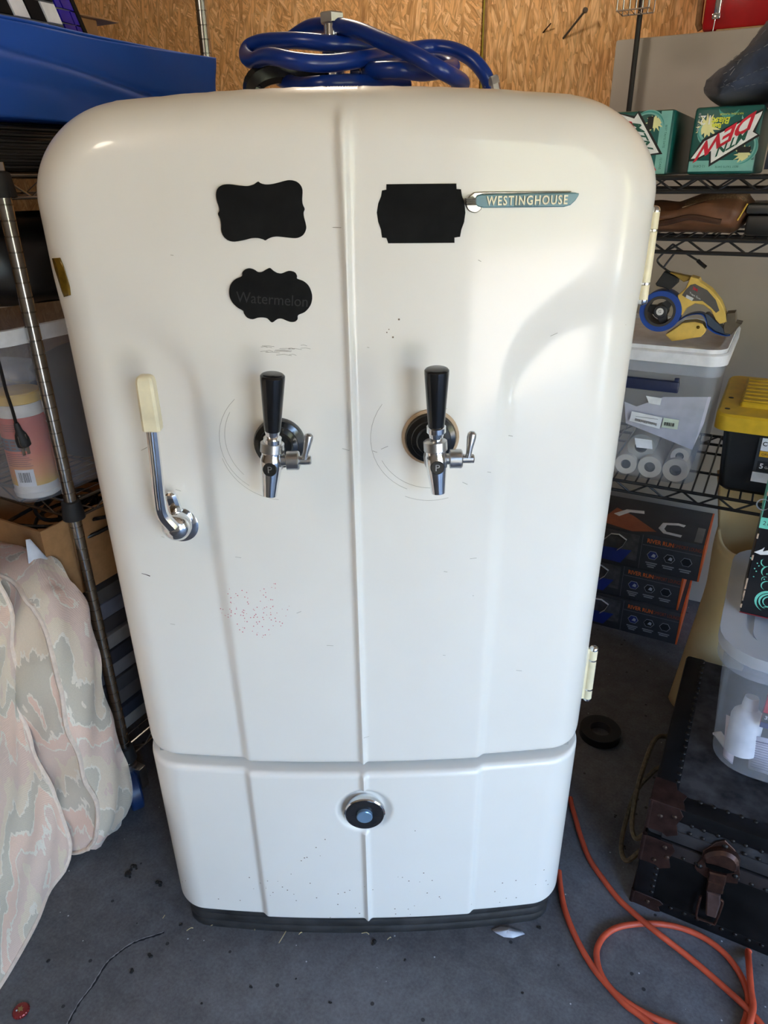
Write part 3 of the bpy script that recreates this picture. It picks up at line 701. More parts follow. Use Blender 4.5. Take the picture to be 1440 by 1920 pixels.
# scrap of tape wrapped on the left edge of the door
tp = [(101, 482), (112, 482), (119, 490), (126, 515), (132, 535), (134, 553), (120, 555), (110, 525)]
def door_edge(px, py):
    for y in np.linspace(0.0, 0.11, 111):
        p = Yw(px, py, y); d = HW - abs(p[0]) / float(taper(p[2]))
        if d <= 0: return p
        if float(quarter(d, R_DOOR)) + float(relief(np.array(p[0]), np.array(p[2]))) <= y: return p
    return p
m = MB(); rows = [((100, 484), (114, 483)), ((106, 505), (123, 500)), ((111, 525), (128, 520)), ((116, 545), (132, 538)), ((121, 557), (134, 553))]
vs = []
for (l, r_) in rows:
    for q in range(5):
        p = door_edge(l[0] + (r_[0] - l[0]) * q / 4 + 1.0, l[1] + (r_[1] - l[1]) * q / 4); vs.append(p + np.array([-0.0015, -0.0015, 0]) * (1 + 0.5 * math.sin(q * 3 + l[1])))
m.add(vs, [(j * 5 + i, j * 5 + i + 1, (j + 1) * 5 + i + 1, (j + 1) * 5 + i) for j in range(4) for i in range(4)])
single(m, 'tape_scrap', mat('gold_brown_tape', (112, 86, 24), 0.25, 0.2, 0.4, 60, 0.3), 'torn scrap of gold brown tape stuck on the left edge of the refrigerator door', 'tape', (-0.39, 0.04, 1.28), room=False, solid=0.0008)

# ------------------------------------------------------------------ wire shelves
def post_profile(h, r):
    prof = [(0, r)]; z = 0.0
    while z + 0.0254 < h:
        z += 0.0254; prof += [(z - 0.0012, r), (z - 0.0004, r * 0.90), (z + 0.0004, r * 0.90), (z + 0.0012, r)]
    return prof + [(h, r)]
def wire_shelf(name, label, s0, s1, t0, t1, tiers, z0, heights, r, rail, m_post, m_wire, wire_gap=0.026, truss=0.035, casters=False):
    root = thing(name, label, 'shelf', (s0, t0, 0))
    for (s_, t_), h in zip(((s0, t0), (s1, t0), (s0, t1), (s1, t1)), heights):
        m = MB(); m.lathe(post_profile(h - z0, r), (s_, t_, z0), (0, 0, 1), 16); po_ = m.build('post', m_post, root)
        for zt in tiers:
            m = MB(); m.lathe([(-0.034, r * 1.75), (-0.03, r * 1.8), (0.004, r * 1.45), (0.006, r * 1.1)], (s_, t_, zt), (0, 0, 1), 16)
            m.build('collar', BLACKMATTE, po_)
    for zt in tiers:
        m = MB(); c = [(s0, t0), (s1, t0), (s1, t1), (s0, t1)]
        for i in range(4):
            p, q = np.array(c[i]), np.array(c[(i + 1) % 4])
            for z in (zt, zt - truss): m.cyl([p[0], p[1], z], [q[0], q[1], z], rail, n=8)
        tier = m.build('shelf_frame', m_wire, root)
        m = MB()
        for i in range(4):
            p, q = np.array(c[i]), np.array(c[(i + 1) % 4]); L = np.linalg.norm(q - p); k = max(2, int(L / (truss * 1.5)))
            for j in range(k):
                a_ = p + (q - p) * j / k; b_ = p + (q - p) * (j + 1) / k
                za, zb = (zt, zt - truss) if j % 2 == 0 else (zt - truss, zt)
                m.cyl([a_[0], a_[1], za], [b_[0], b_[1], zb], rail * 0.6, n=6)
        m.build('zigzag_truss', m_wire, tier, kind='stuff')
        m = MB(); k = int((s1 - s0) / wire_gap)
        for j in range(1, k): m.cyl([s0 + (s1 - s0) * j / k, t0, zt + 0.002], [s0 + (s1 - s0) * j / k, t1, zt + 0.002], rail * 0.55, n=6)
        for f in (0.33, 0.67): m.cyl([s0, t0 + (t1 - t0) * f, zt - 0.002], [s1, t0 + (t1 - t0) * f, zt - 0.002], rail * 0.8, n=6)
        m.build('deck_wires', m_wire, tier, kind='stuff')
    if casters:
        for s_, t_ in ((s0, t0), (s1, t0), (s0, t1), (s1, t1)):
            m = MB(); m.lathe([(0, 0.009), (0.02, 0.009), (0.021, 0.019), (0.03, 0.019), (0.032, 0.012), (0.06, 0.012)], (s_, t_, 0.095), (0, 0, 1), 16); cs = m.build('caster_stem', STEEL, root)
            m = MB(); m.lathe([(-0.016, 0.03), (-0.015, 0.046), (-0.011, 0.05), (0.011, 0.05), (0.015, 0.046), (0.016, 0.03)], (s_ + 0.012, t_ - 0.012, 0.05), (0.5, 0.86, 0), 28); m.build('caster_wheel', mat('blue_caster', (24, 50, 92), 0.4), cs)
            m = MB()
            for sg in (-1, 1):
                o_ = np.array([0.5, 0.86, 0]) * 0.021 * sg
                m.box(np.array([s_ - 0.014, t_ - 0.014, 0.045]) + o_ - [0, 0.003, 0], np.array([s_ + 0.02, t_ + 0.006, 0.108]) + o_, 0.002)
            m.build('caster_fork', STEEL, cs)
    return root
CHROMEWIRE = mat('dull_chrome_wire', (0.33, 0.32, 0.31), 0.25, 1.0, 0.2)
SL = -0.70
wire_shelf('wire_shelf', 'chrome wire shelf on blue casters, left of the refrigerator', -1.16, SL, 0.04, 0.60, (0.17, 0.826, 1.43), 0.115, (1.45, 1.45, 1.45, 1.95), 0.0127, 0.0032, POSTMETAL, CHROMEWIRE, casters=True)
wire_shelf('wire_shelf', 'black wire shelf along the white half wall, right of the refrigerator', -0.10, 1.05, 0.90, 1.36, (0.727, 1.292, 1.41), 0.0, (1.42, 1.42, 1.42, 1.42), 0.0125, 0.0042, BLACKMETAL, BLACKMETAL, truss=0.026)

# ---- left shelf, top tier: black ribbed crate, blue mat over it, mosaic panel, cardboard
root = thing('ribbed_crate', 'black ribbed plastic crate on the top chrome tier, under the blue vinyl mat', 'crate', (-1.0, 0.1, 1.435))
m = MB(); m.box((-1.08, 0.06, 1.436), (-0.725, 0.58, 1.512), 0.004); m.build('body', BLACKPLASTIC, root)
for j in range(7):
    z = 1.44 + j * 0.0102
    m = MB(); m.box((-0.726, 0.06, z), (-0.717, 0.58, z + 0.0055), 0.0015); m.build('rib', BLACKPLASTIC, root)
BLUEVINYL = mat('blue_vinyl', (8, 76, 176), 0.6, 0, 0.06, 5, 0.08, bscale=300)
root = thing('vinyl_mat', 'folded blue vinyl mat with a creased front, lying over the black ribbed crate', 'mat', (-0.9, 0.3, 1.515))
def vz(px, py, s_=-0.682): return S(px, py, s_)
tl, bl, tr, br = S(-60, 46, -0.682), S(-60, 222, -0.682), S(400, 107, -0.682), S(404, 186, -0.682)
zlo, zhi = 1.5145, 1.6535
def vin(u, v):
    t_ = -0.06 + (0.600 + 0.06) * u; z = zlo + (zhi - zlo) * v
    f = v - (0.75 - 0.30 * smooth(u, 0.2, 0.95) - 0.12 * u)
    cr = -0.008 * math.exp(-(f / 0.055) ** 2) * (0.3 + 0.7 * float(smooth(u, 0.25, 0.75))) + 0.006 * math.exp(-((f + 0.13) / 0.09) ** 2)
    g = v - (0.42 - 0.10 * u); cr += -0.004 * math.exp(-(g / 0.05) ** 2) * math.exp(-((u - 0.15) / 0.25) ** 2)
    return np.array([-0.682 + cr + 0.003 * math.sin(v * 5 + u * 3) + 0.0015 * math.sin(u * 19 + v * 8), t_ + 0.002 * math.sin(v * 7), z + 0.0025 * math.sin(u * 7 + 0.6)])
m = MB(); m.grid(vin, 90, 40); m.build('front_flap', BLUEVINYL, root, solid=0.004, sharp=60)
def vtop(u, v):
    p = vin(u, 1.0); return np.array([p[0] - 0.40 * v, min(p[1], 0.603 if v < 0.001 else 0.582), p[2] + 0.004 * math.sin(v * 9 + u * 4) - 0.004 * v])
m = MB(); m.grid(vtop, 60, 14); m.build('top_sheet', BLUEVINYL, root, solid=0.004, sharp=60)
m = MB(); m.box((-1.08, -0.04, 1.5150), (-0.716, 0.575, 1.644), 0.012); m.build('folded_layers', BLUEVINYL, root)

# black and white mosaic panel with a cracked-blue border, standing on the mat
def mosaic():
    base = np.array([-0.735, 0.0, 1.6575])
    root = thing('mosaic_panel', 'black and white checked mosaic panel with a cracked blue border, standing on the blue mat', 'mosaic', (-0.735, 0.2, 1.6575))
    c0 = S(168, 78, -0.735); e0 = S(135, 0, -0.735); ang = math.atan2(e0[1] - c0[1], e0[2] - c0[2])
    rowd = np.array([math.cos(-0.17), math.sin(-0.17)])
    ex = np.array([-math.cos(ang * 0.55), math.sin(ang * 0.55)]); ez = np.array([math.sin(ang), math.cos(ang)])
    def P(u, v, d): return np.array([-0.735 + d - 0.12 * 0, c0[1] + ex[0] * u + ez[0] * v, c0[2] + ex[1] * u * 0.0 + ez[1] * v])
    black = mat('mosaic_black', (0.006, 0.006, 0.007), 0.6, spec=0.15); white = mat('mosaic_white', (226, 228, 232), 0.2); blue = mat('mosaic_blue', (24, 14, 150), 0.15, 0, 0.3, 40)
    lead = mat('grey_grout', (92, 92, 98), 0.7)
    def quad(m, u0, u1, v0, v1, d0, d1): m.prism([(u0, v0), (u1, v0), (u1, v1), (u0, v1)], d0, d1, P, bev=0.0006)
    m = MB(); quad(m, 0.012, 0.40, 0.0, 0.30, -0.02, -0.004); m.build('grout_bed', lead, root)
    m = MB(); quad(m, -0.003, 0.006, 0.0, 0.30, -0.02, 0.002); m.build('frame_edge', black, root)
    tw = 0.0305; th = 0.031; g = 0.0035; u0 = 0.048
    for i in range(9):
        for j in range(9):
            m = MB(); quad(m, u0 + i * (tw + g), u0 + i * (tw + g) + tw, -0.014 + j * (th + g) if j else 0.001, -0.014 + j * (th + g) + th, -0.006, 0.0)
            m.build('tile', white if (i + j) % 2 else black, root)
    r = random.Random(4); v = 0.001
    while v < 0.29:
        h = 0.02 + 0.016 * r.random(); k = 0.3 + 0.4 * r.random(); e = 0.008 * (r.random() - 0.5)
        ua, ub, um = 0.0065, 0.0445, 0.0065 + 0.038 * k
        for poly in ([(ua, v), (um - 0.001, v + e * 0.5), (um - 0.001 + e, v + h - 0.0015), (ua, v + h - 0.0025)], [(um + 0.001, v + e * 0.5), (ub, v + 0.001), (ub, v + h - 0.002), (um + 0.001 + e, v + h - 0.0015)]):
            m = MB(); m.prism(poly, -0.006, 0.0, P, bev=0.0005); m.build('border_piece', blue, root)
        v += h
mosaic()
q0, q1, q2 = S(160, 28, -0.80), S(210, 46, -0.80), S(170, 60, -0.8)
root = thing('cardboard_box', 'small brown cardboard box behind the mosaic panel on the blue mat', 'box', (-0.9, 0.35, 1.6575))
m = MB(); m.box((-0.98, 0.33, 1.658), (-0.80, 0.40, q0[2] - 0.005), 0.002); m.build('carton', CARD, root)
m = MB(); m.box((-0.98, 0.33, q0[2] - 0.004), (-0.79, q1[1] + 0.01, q0[2] - 0.001), 0.0008); m.build('flap', CARD, root)

# ---- left shelf, middle tier: clear bin, wipes canister inside, black bag on top
CLEAR = clear_mat('milky_clear_plastic', (196, 200, 208), 0.24, 0.22)
CLEAR2 = clear_mat('cloudy_clear_plastic', (205, 210, 222), 0.26, 0.25)
def rrect(x0, x1, y0, y1, r, n=6):
    out = []
    for cx_, cy_, a0 in ((x1 - r, y0 + r, -PI / 2), (x1 - r, y1 - r, 0), (x0 + r, y1 - r, PI / 2), (x0 + r, y0 + r, PI)):
        for k in range(n + 1): q = a0 + PI / 2 * k / n; out.append((cx_ + r * math.cos(q), cy_ + r * math.sin(q)))
    return out
def tub_shell(m, x0, x1, y0, y1, z0, z1, r, taper, th=0.003):
    rings = [(taper + 0.010, z0 + 0.000), (taper, z0 + 0.010), (0, z1)]
    out = [rrect(x0 + i, x1 - i, y0 + i, y1 - i, r) for i, z in rings]; n = len(out[0]); vs = []; fs = []
    for (i, z), o_ in zip(rings, out): vs += [(p[0], p[1], z) for p in o_]
    for k in range(len(rings) - 1):
        for j in range(n): fs.append((k * n + j, k * n + (j + 1) % n, (k + 1) * n + (j + 1) % n, (k + 1) * n + j))
    fs.append(tuple(range(n))[::-1]); m.add(vs, fs); return m
def rim_ring(m, x0, x1, y0, y1, r, z0, z1, out, ins=0.004):
    o1 = rrect(x0 - out, x1 + out, y0 - out, y1 + out, r + out); i1 = rrect(x0 + ins, x1 - ins, y0 + ins, y1 - ins, r); n = len(o1)
    vs = [(p[0], p[1], z) for ring in (o1, i1) for z in (z0, z1) for p in ring]; fs = []
    for j in range(n):
        k = (j + 1) % n
        fs += [(j, k, n + k, n + j), (2 * n + j, 3 * n + j, 3 * n + k, 2 * n + k), (n + j, n + k, 3 * n + k, 3 * n + j), (j, 2 * n + j, 2 * n + k, k)]
    m.add(vs, fs); return m
bx = (-1.13, -0.724, -0.035, 0.50)
root = thing('storage_bin', 'clear plastic bin with a white rim on the chrome middle tier, holding a wipes canister', 'bin', (-0.92, 0.2, 0.832))
m = MB(); tub_shell(m, *bx, 0.832, 1.168, 0.045, 0.012); m.build('bin_body', CLEAR, root)
m = MB(); rim_ring(m, *bx, 0.045, 1.150, 1.178, 0.008); m.build('bin_rim', WHITEPLASTIC, root)
CAN = np.array([-0.787, 0.036, 0.836])
root = thing('wipes_canister', 'white wipes canister with an orange label and yellow lid, inside the clear bin', 'canister', CAN)
m = MB(); m.lathe([(0, 0.038), (0.004, 0.0445), (0.014, 0.046), (0.016, 0.044), (0.17, 0.044), (0.185, 0.0435), (0.196, 0.040)], CAN, (0, 0, 1), 40); m.build('canister_body', mat('canister_white', (226, 222, 216), 0.4), root)
m = MB(); m.lathe([(0.030, 0.0442), (0.0305, 0.0446), (0.171, 0.0446), (0.1715, 0.0442)], CAN, (0, 0, 1), 40, cap=False)
k = NT('orange_label'); v_ = k.coord(); sp_ = k.n('ShaderNodeSeparateXYZ'); k.l(v_, sp_.inputs[0])
k.color(k.ramp(k.math('DIVIDE', sp_.outputs['Z'], 0.18), [(0.17, lin((222, 178, 60))), (0.3, lin((226, 150, 70))), (0.55, lin((216, 104, 66))), (0.9, lin((206, 84, 64)))])); k.set(Roughness=0.45)
lab = m.build('label_wrap', k.m, root)
def canf(u, v, d):     # wraps prints round the canister, facing the room
    q = -PI / 2 + 0.45 + u / 0.0447; return CAN + np.array([math.cos(q) * (0.0449 + d), math.sin(q) * (0.0449 + d), v])
def canquad(m, u0, u1, v0, v1, d=0.0, k=8):
    vs = []; 
    for i in range(k + 1):
        u = u0 + (u1 - u0) * i / k; vs += [canf(u, v0, d), canf(u, v1, d)]
    m.add(vs, [(2 * i, 2 * i + 2, 2 * i + 3, 2 * i + 1) for i in range(k)]); return m
m = MB(); canquad(m, -0.016, 0.022, 0.030, 0.066); m.build('barcode_patch', WHITEPAPER, lab)
m = MB(); r_ = random.Random(3); u = -0.009
while u < 0.015:
    w = 0.0006 + 0.0014 * r_.random(); canquad(m, u, u + w, 0.039, 0.060, 0.0002, 1); u += w + 0.0006 + 0.001 * r_.random()
m.build('barcode_bars', BLACKMATTE, lab)
m = MB(); canquad(m, -0.045, 0.022, 0.105, 0.130); m.build('info_panel', mat('grey_print', (84, 84, 92), 0.5), lab)
m = MB()
for j in range(7): canquad(m, -0.030, 0.024 - 0.004 * (j % 3), 0.073 + j * 0.0042, 0.0741 + j * 0.0042, 0.0002)
for j in range(4): canquad(m, -0.02, 0.012, 0.146 + j * 0.004, 0.147 + j * 0.004, 0.0002)
for j in range(3):
    for i_ in range(4): canquad(m, -0.040 + i_ * 0.015, -0.030 + i_ * 0.015, 0.108 + j * 0.007, 0.112 + j * 0.007, 0.0002)
m.build('small_print', mat('brown_print', (120, 60, 44), 0.6), lab)
m = MB(); m.lathe([(0.196, 0.0435), (0.198, 0.0455), (0.214, 0.0455), (0.217, 0.043), (0.219, 0.02), (0.219, 0)], CAN, (0, 0, 1), 40); m.build('canister_lid', YELLOW, root)
def blob(c, r, seed, n=36, amp=0.12, sq=0.7, f=3.0):
    """lumpy closed bag: squared ellipsoid with folds"""
    rr = random.Random(seed); ph = [rr.random() * 6 for _ in range(6)]
    def fn(u, v):
        q = 2 * PI * u; w = PI * (v - 0.5)
        cu, su, cw, sw = math.cos(q), math.sin(q), math.cos(w), math.sin(w)
        pw = lambda x, e: math.copysign(abs(x) ** e, x)
        k = 1 + amp * (math.sin(f * q + ph[0] + 2 * w) * 0.5 + 0.3 * math.sin(2.3 * f * q + ph[1] - 3 * w) + 0.35 * math.sin(5 * w + ph[2] + q)) * cw ** 0.5 if cw > 0 else 1
        return np.array([c[0] + r[0] * pw(cu, sq) * pw(cw, sq) * k, c[1] + r[1] * pw(su, sq) * pw(cw, sq) * k, c[2] + r[2] * pw(sw, sq) * (1 + amp * 0.6 * math.sin(2 * q + ph[3]))])
    m = MB(); m.grid(fn, n * 2, n, closeu=True); return m
single(blob((-0.90, 0.24, 1.275), (0.165, 0.24, 0.085), 5), 'plastic_bag', mat('black_bag', (0.008, 0.008, 0.009), 0.35), 'black plastic bag lying on the clear bin under the top chrome tier', 'bag', (-0.9, 0.24, 1.18), sharp=80)
single(blob((-0.86, 0.30, 0.965), (0.115, 0.15, 0.125), 9), 'cloth_bundle', mat('grey_cloth', (74, 68, 66), 0.9), 'grey cloth bundle inside the clear bin behind the wipes canister', 'cloth', (-0.87, 0.30, 0.84), sharp=80)
m = blob((-0.800, 0.045, 1.088), (0.045, 0.045, 0.022), 12, 24, 0.35, 0.8, 4)
single(m, 'plastic_wrap', clear_mat('crinkled_wrap', (205, 205, 212), 0.3, 0.12), 'crinkled clear plastic wrap bunched on top of the yellow canister lid', 'wrap', (-0.8, 0.045, 1.058), sharp=25)
# power cord hanging in front of the bin
cp = [S(x, y, -0.708) for x, y in ((-25, 620), (-8, 660), (2, 695), (12, 735), (22, 765), (30, 793))]
root = thing('power_cord', 'black power cord with its plug hanging in front of the clear bin', 'cord', cp[-1])
m = MB(); m.tube(catmull(cp, 5), 0.0034, 8, flat=0.7); m.build('cable', BLACKPLASTIC, root)
pa, pb, pc = S(30, 793, -0.708), S(37, 815, -0.708), S(45, 832, -0.708)
m = MB(); m.lathe([(0, 0.0042), (0.006, 0.0055), (0.016, 0.0065), (0.024, 0.0105), (0.034, 0.0125), (0.046, 0.0125), (0.048, 0.010)], pa, pc - pa, 14); m.build('plug', BLACKMATTE, root)
for d in (-0.005, 0.005):
    m = MB(); tip = pa + (pc - pa) * 1.05; m.box(tip + np.array([-0.001, d - 0.003, -0.02]), tip + np.array([0.001, d + 0.003, 0.004]), 0.0004); m.build('prong', STEEL, root)
m = MB(); m.tube(catmull([S(33, 818, -0.697), S(40, 838, -0.697), S(52, 832, -0.697), S(47, 814, -0.697)], 5), 0.0009, 6); m.build('twist_tie', CHROMEWIRE, root)

# ---- left shelf, lower: cardboard box, paper, cable pile, stack of boards
bz0, bz1 = 0.605, 0.783
root = thing('cardboard_box', 'open brown cardboard box below the chrome middle tier, white paper at its corner', 'box', (-0.9, 0.2, bz0))
m = MB()
for lo, hi in (((-1.12, -0.025, bz0), (-0.725, -0.020, bz1)), ((-0.730, -0.02, bz0), (-0.725, 0.45, bz1)), ((-1.12, -0.02, bz0), (-1.115, 0.45, bz1)), ((-1.12, 0.445, bz0), (-0.73, 0.45, bz1)), ((-1.12, -0.02, bz0), (-0.73, 0.445, bz0 + 0.005))): m.box(lo, hi)
m.build('box_body', CARD, root)
m = MB(); pts_ = [S(x, y, -0.720) for x, y in ((48, 1012), (54, 1010), (92, 1050), (112, 1092), (123, 1118), (110, 1122), (78, 1090), (52, 1062))]
m.add([p + np.array([0.004 * (i % 2), 0, 0]) for i, p in enumerate(pts_)], [(0, 1, 2, 7), (7, 2, 3, 6), (6, 3, 4, 5)])
single(m, 'paper_sheet', WHITEPAPER, 'crumpled white paper sheet tucked at the corner of the open brown box', 'paper', (-0.72, -0.03, 0.64), solid=0.0012, sharp=20)
m = MB(); rr = random.Random(11)
for k in range(7):
    c = np.array([-0.85 + 0.1 * rr.random(), 0.09 + 0.12 * rr.random(), 0.0]); ra = 0.05 + 0.05 * rr.random(); ph = rr.random() * 6
    m.tube([c + np.array([ra * math.cos(q + ph), ra * 1.3 * math.sin(q + ph), 0.728 + 0.012 * k * 0.5 + 0.010 * math.sin(2 * q + k)]) for q in np.linspace(0, 2 * PI, 30)], 0.0045, 7)
single(m, 'cable_coil', BLACKPLASTIC, 'tangled coil of black cables resting in the open brown box', 'cable', (-0.82, 0.06, 0.76))
cols = [(130, 126, 122), (34, 40, 54), (86, 80, 78), (60, 58, 60), (110, 106, 106), (40, 40, 48), (120, 114, 110), (52, 46, 46), (96, 96, 106), (74, 68, 64)]  # board tones darkened to paint in the shade of the lower tier
z = 0.177; rr = random.Random(2)
for k, c in enumerate(cols):
    h = 0.036 + 0.008 * rr.random(); j = 0.012 * rr.random()
    m = MB(); m.box((-1.12, 0.02 + j, z), (-0.728 - j, 0.50, z + h - 0.003), 0.004)
    where = 'undermost' if k == 0 else 'topmost' if k == len(cols) - 1 else 'number %d from below' % (k + 1)
    tone = ('pale grey', 'dark blue', 'brownish grey', 'mid grey', 'light grey', 'slate', 'cream', 'brown', 'lavender grey', 'taupe')[k]
    single(m, 'flat_board', mat('board_%s' % tone.replace(' ', '_'), c, 0.7), '%s flat board in the stack on the lower chrome tier, %s' % (tone, where), 'board', (-0.92, 0.25, z), group='flat boards stacked on the lower chrome tier')
    z += h

# ------------------------------------------------------------------ patterned cushions on the floor, left
def cushion(label, org, ux, w, h, d, seed, R, lean=0.0, corner=0.05, crumple=1.0):
    """box cushion standing on edge. ux: (s, t) direction of its width; the face looks along +normal. corner: rounding of the face outline"""
    root = thing('seat_cushion', label, 'cushion', org, group='patterned upholstery cushions standing on the floor')
    ux = np.array(ux, float); ux /= np.linalg.norm(ux); nx = np.array([-ux[1], ux[0]])
    rr = random.Random(seed); ph = [rr.random() * 6 for _ in range(8)]
    def place(x, y, z):                       # x along the width, y out of the face, z up
        y2 = y - lean * z
        return np.array([org[0] + ux[0] * x + nx[0] * y2, org[1] + ux[1] * x + nx[1] * y2, org[2] + z])
    hw, hh, hd = w / 2, h / 2, d / 2
    def shape(px, py, pz):
        """point of the cube [-1,1]^3 to the cushion"""
        x, y, z = px * hw, py * hd, pz * hh
        # rounded outline in the face plane
        cx_, cz_ = hw - corner, hh - corner
        ax, az = max(abs(x) - cx_, 0), max(abs(z) - cz_, 0)
        if ax > 0 and az > 0:
            L = math.hypot(ax, az); M_ = max(ax, az); k = M_ / L
            x = math.copysign(cx_ + ax * k, x); z = math.copysign(cz_ + az * k, z)
        e = max(abs(px), abs(pz))              # 1 at the rim
        puff = R * (1 - e ** 2.6)
        wr = 0.011 * math.sin(6.5 * x + 9 * z + ph[0]) + 0.007 * math.sin(17 * x - 12 * z + ph[1]) + 0.0035 * math.sin(40 * z + 9 * math.sin(7 * x + ph[2]))
        y += math.copysign(puff, py) * abs(py) + crumple * wr * (0.35 + 0.65 * abs(py)) 
        # soft boxing: the rim bulges between the two seams
        if e > 0.999:
            b = 0.016 * (1 - py * py) + crumple * 0.006 * math.sin(23 * (x + z) + 4 * py + ph[3])
            x += math.copysign(b, px) * (abs(px) > 0.999); z += math.copysign(b, pz) * (abs(pz) > 0.999)
        er = (1 - abs(py)) * 0.0
        return place(x, y, max(z + hh, 0.0) * 1.0 + 0.004)
    m = MB(); n1, n2 = 44, 9
    L1 = np.linspace(-1, 1, n1); L2 = np.linspace(-1, 1, n2)
    for sg in (-1, 1):
        m.grid(lambda u, v: shape(-1 + 2 * u, sg, -1 + 2 * v), n1, n1)
        m.grid(lambda u, v: shape(sg, -1 + 2 * u, -1 + 2 * v), n2, n1)
        m.grid(lambda u, v: shape(-1 + 2 * u, -1 + 2 * v, sg), n1, n2)
    bm = bmesh.new()
    vv = [bm.verts.new(p) for p in m.v]
    for f in m.f: bm.faces.new([vv[i] for i in f])
    bmesh.ops.remove_doubles(bm, verts=bm.verts, dist=0.0008)
    m2 = MB(); m2.bm(bm)
    m2.build('cover', make_flame('flame_stitch_%d' % seed, seed * 1.7), root, sharp=75)
    ring = [shape(-1 + 2 * i / 40, 1, -1) for i in range(40)] + [shape(1, 1, -1 + 2 * i / 40) for i in range(40)] + [shape(1 - 2 * i / 40, 1, 1) for i in range(40)] + [shape(-1, 1, 1 - 2 * i / 40) for i in range(40)]
    m = MB(); m.tube(ring, 0.0052, 7, closed=True); m.build('piping', mat('cream_piping', (222, 202, 184), 0.9, 0, 0.1, 80), root)
    return root
# large one: its bottom edge runs towards the viewer, its face looks to the right
_d = np.array([-0.395, 0.919])
cushion('large pink and sage patterned seat cushion standing on its edge at the far left', tuple(np.append(np.array([-0.700, -0.160]) - _d * 0.32 + np.array([-0.919, -0.395]) * 0.085, 0.0)), -_d, 0.64, 0.95, 0.15, 3, 0.026, -0.012, 0.05)
cushion('narrow pink and sage patterned cushion standing behind the large one, beside the shelf caster', (-0.862, -0.098, 0.0), (-1, 0), 0.50, 0.72, 0.10, 8, 0.022, 0.03, 0.15)

# ------------------------------------------------------------------ on top of the refrigerator: hose coil and keg coupler
def hp(X, Y, y): return Yw(400 + X / 2.5714, Y / 2.5714, y)
H = [(1334, 436, .36), (1330, 405, .36), (1300, 345, .36), (1240, 280, .37), (1150, 238, .39), (1050, 228, .40), (950, 240, .38), (850, 262, .32), (750, 280, .26), (560, 306, .22), (400, 296, .21), (270, 272, .24), (190, 292, .30), (158, 268, .36), (175, 225, .38), (250, 200, .36), (400, 196, .32), (560, 210, .31), (700, 222, .33), (850, 262, .36), (1000, 292, .37), (1100, 300, .36), (1155, 318, .33), (1120, 335, .28),
     (1010, 350, .24), (900, 338, .22), (780, 340, .24), (742, 346, .27)]
H2 = [(1262, 436, .30), (1235, 418, .25), (1150, 392, .21), (1040, 372, .19), (930, 352, .19)]
H3 = [(930, 412, .30), (800, 402, .26), (640, 400, .22), (500, 408, .22), (400, 410, .27), (310, 370, .34), (262, 318, .42), (300, 250, .47), (390, 175, .46), (470, 130, .42), (560, 122, .36), (680, 142, .29), (800, 190, .24), (950, 256, .19), (1080, 328, .17), (1160, 372, .19), (1200, 402, .24), (1180, 425, .30)]
root = thing('hose_coil', 'coil of thick glossy blue hose lying on top of the refrigerator', 'hose', (0.02, 0.3, 1.52), room=False)
m = MB(); 
for pth in (H, H3): m.tube(catmull([hp(*p) for p in pth], 8), 0.0112, 14)
m.build('hose', BLUEHOSE, root, sharp=60)
f0 = hp(1338, 425, .36)
m = MB(); m.lathe([(-0.02, 0.0125), (0.0, 0.0128), (0.004, 0.0128)], f0 + np.array([0.004, 0, -0.004]), (0.35, 0, -1), 8); m.lathe([(-0.018, 0.014), (-0.008, 0.014)], f0 + np.array([0.004, 0, -0.004]), (0.35, 0, -1), 6); m.build('end_fitting', STEEL, root, sharp=20)
f1 = hp(742, 346, .27)
m = MB(); m.lathe([(-0.012, 0.0125), (0.006, 0.0135), (0.008, 0.0135), (0.010, 0.011), (0.024, 0.011)], f1, (-1, 0.1, 0), 16); m.build('hose_clamp', CHROME, root, sharp=20)
nut = hp(579, 88, .34); kc = np.array([nut[0] - 0.002, nut[1] - 0.0, 1.527])
root = thing('keg_coupler', 'chrome keg coupler with a black lever, under the blue hose on the refrigerator', 'coupler', kc, room=False)
hz = nut[2] - kc[2]
m = MB(); m.lathe([(0, 0.030), (0.012, 0.030), (0.014, 0.024), (0.03, 0.024), (0.033, 0.019), (hz * 0.65, 0.017), (hz * 0.68, 0.021), (hz * 0.78, 0.021), (hz * 0.8, 0.013), (hz * 0.96, 0.013)], kc, (0, 0, 1), 24); m.build('coupler_body', CHROME, root, sharp=20)
m = MB(); m.lathe([(hz - 0.008, 0.014), (hz - 0.006, 0.0195), (hz + 0.005, 0.0195), (hz + 0.007, 0.017)], kc, (0, 0, 1), 6); m.lathe([(hz - 0.016, 0.0125), (hz - 0.004, 0.0125)], kc, (0, 0, 1), 16); m.build('top_nut', STEEL, root, sharp=20)
m = MB(); m.lathe([(0, 0.011), (0.03, 0.011), (0.032, 0.015), (0.042, 0.015), (0.044, 0.012), (0.07, 0.012)], kc + np.array([0.015, -0.02, 0.026]), (1, -0.25, 0), 16); m.build('side_outlet', CHROME, root, sharp=20)
l0 = kc + np.array([-0.02, -0.015, 0.03])
m = MB(); bar(m, catmull([l0, l0 + np.array([-0.03, -0.02, 0.006]), l0 + np.array([-0.07, -0.03, 0.006]), l0 + np.array([-0.095, -0.035, -0.004]), l0 + np.array([-0.10, -0.035, -0.02])], 4), 0.012, 0.015, up=(0, 0, 1)); m.build('lever', mat('lever_black', (0.010, 0.010, 0.011), 0.2), root, sharp=25)
for k_ in range(4):
    m = MB(); q = kc + np.array([-0.012 + 0.014 * k_, -0.032, 0.012 + 0.009 * (k_ % 2)]); m.lathe([(0, 0.004), (0.012, 0.004), (0.014, 0.002)], q, (0.3, -1, 0.2), 10); m.build('stud', CHROME, root)

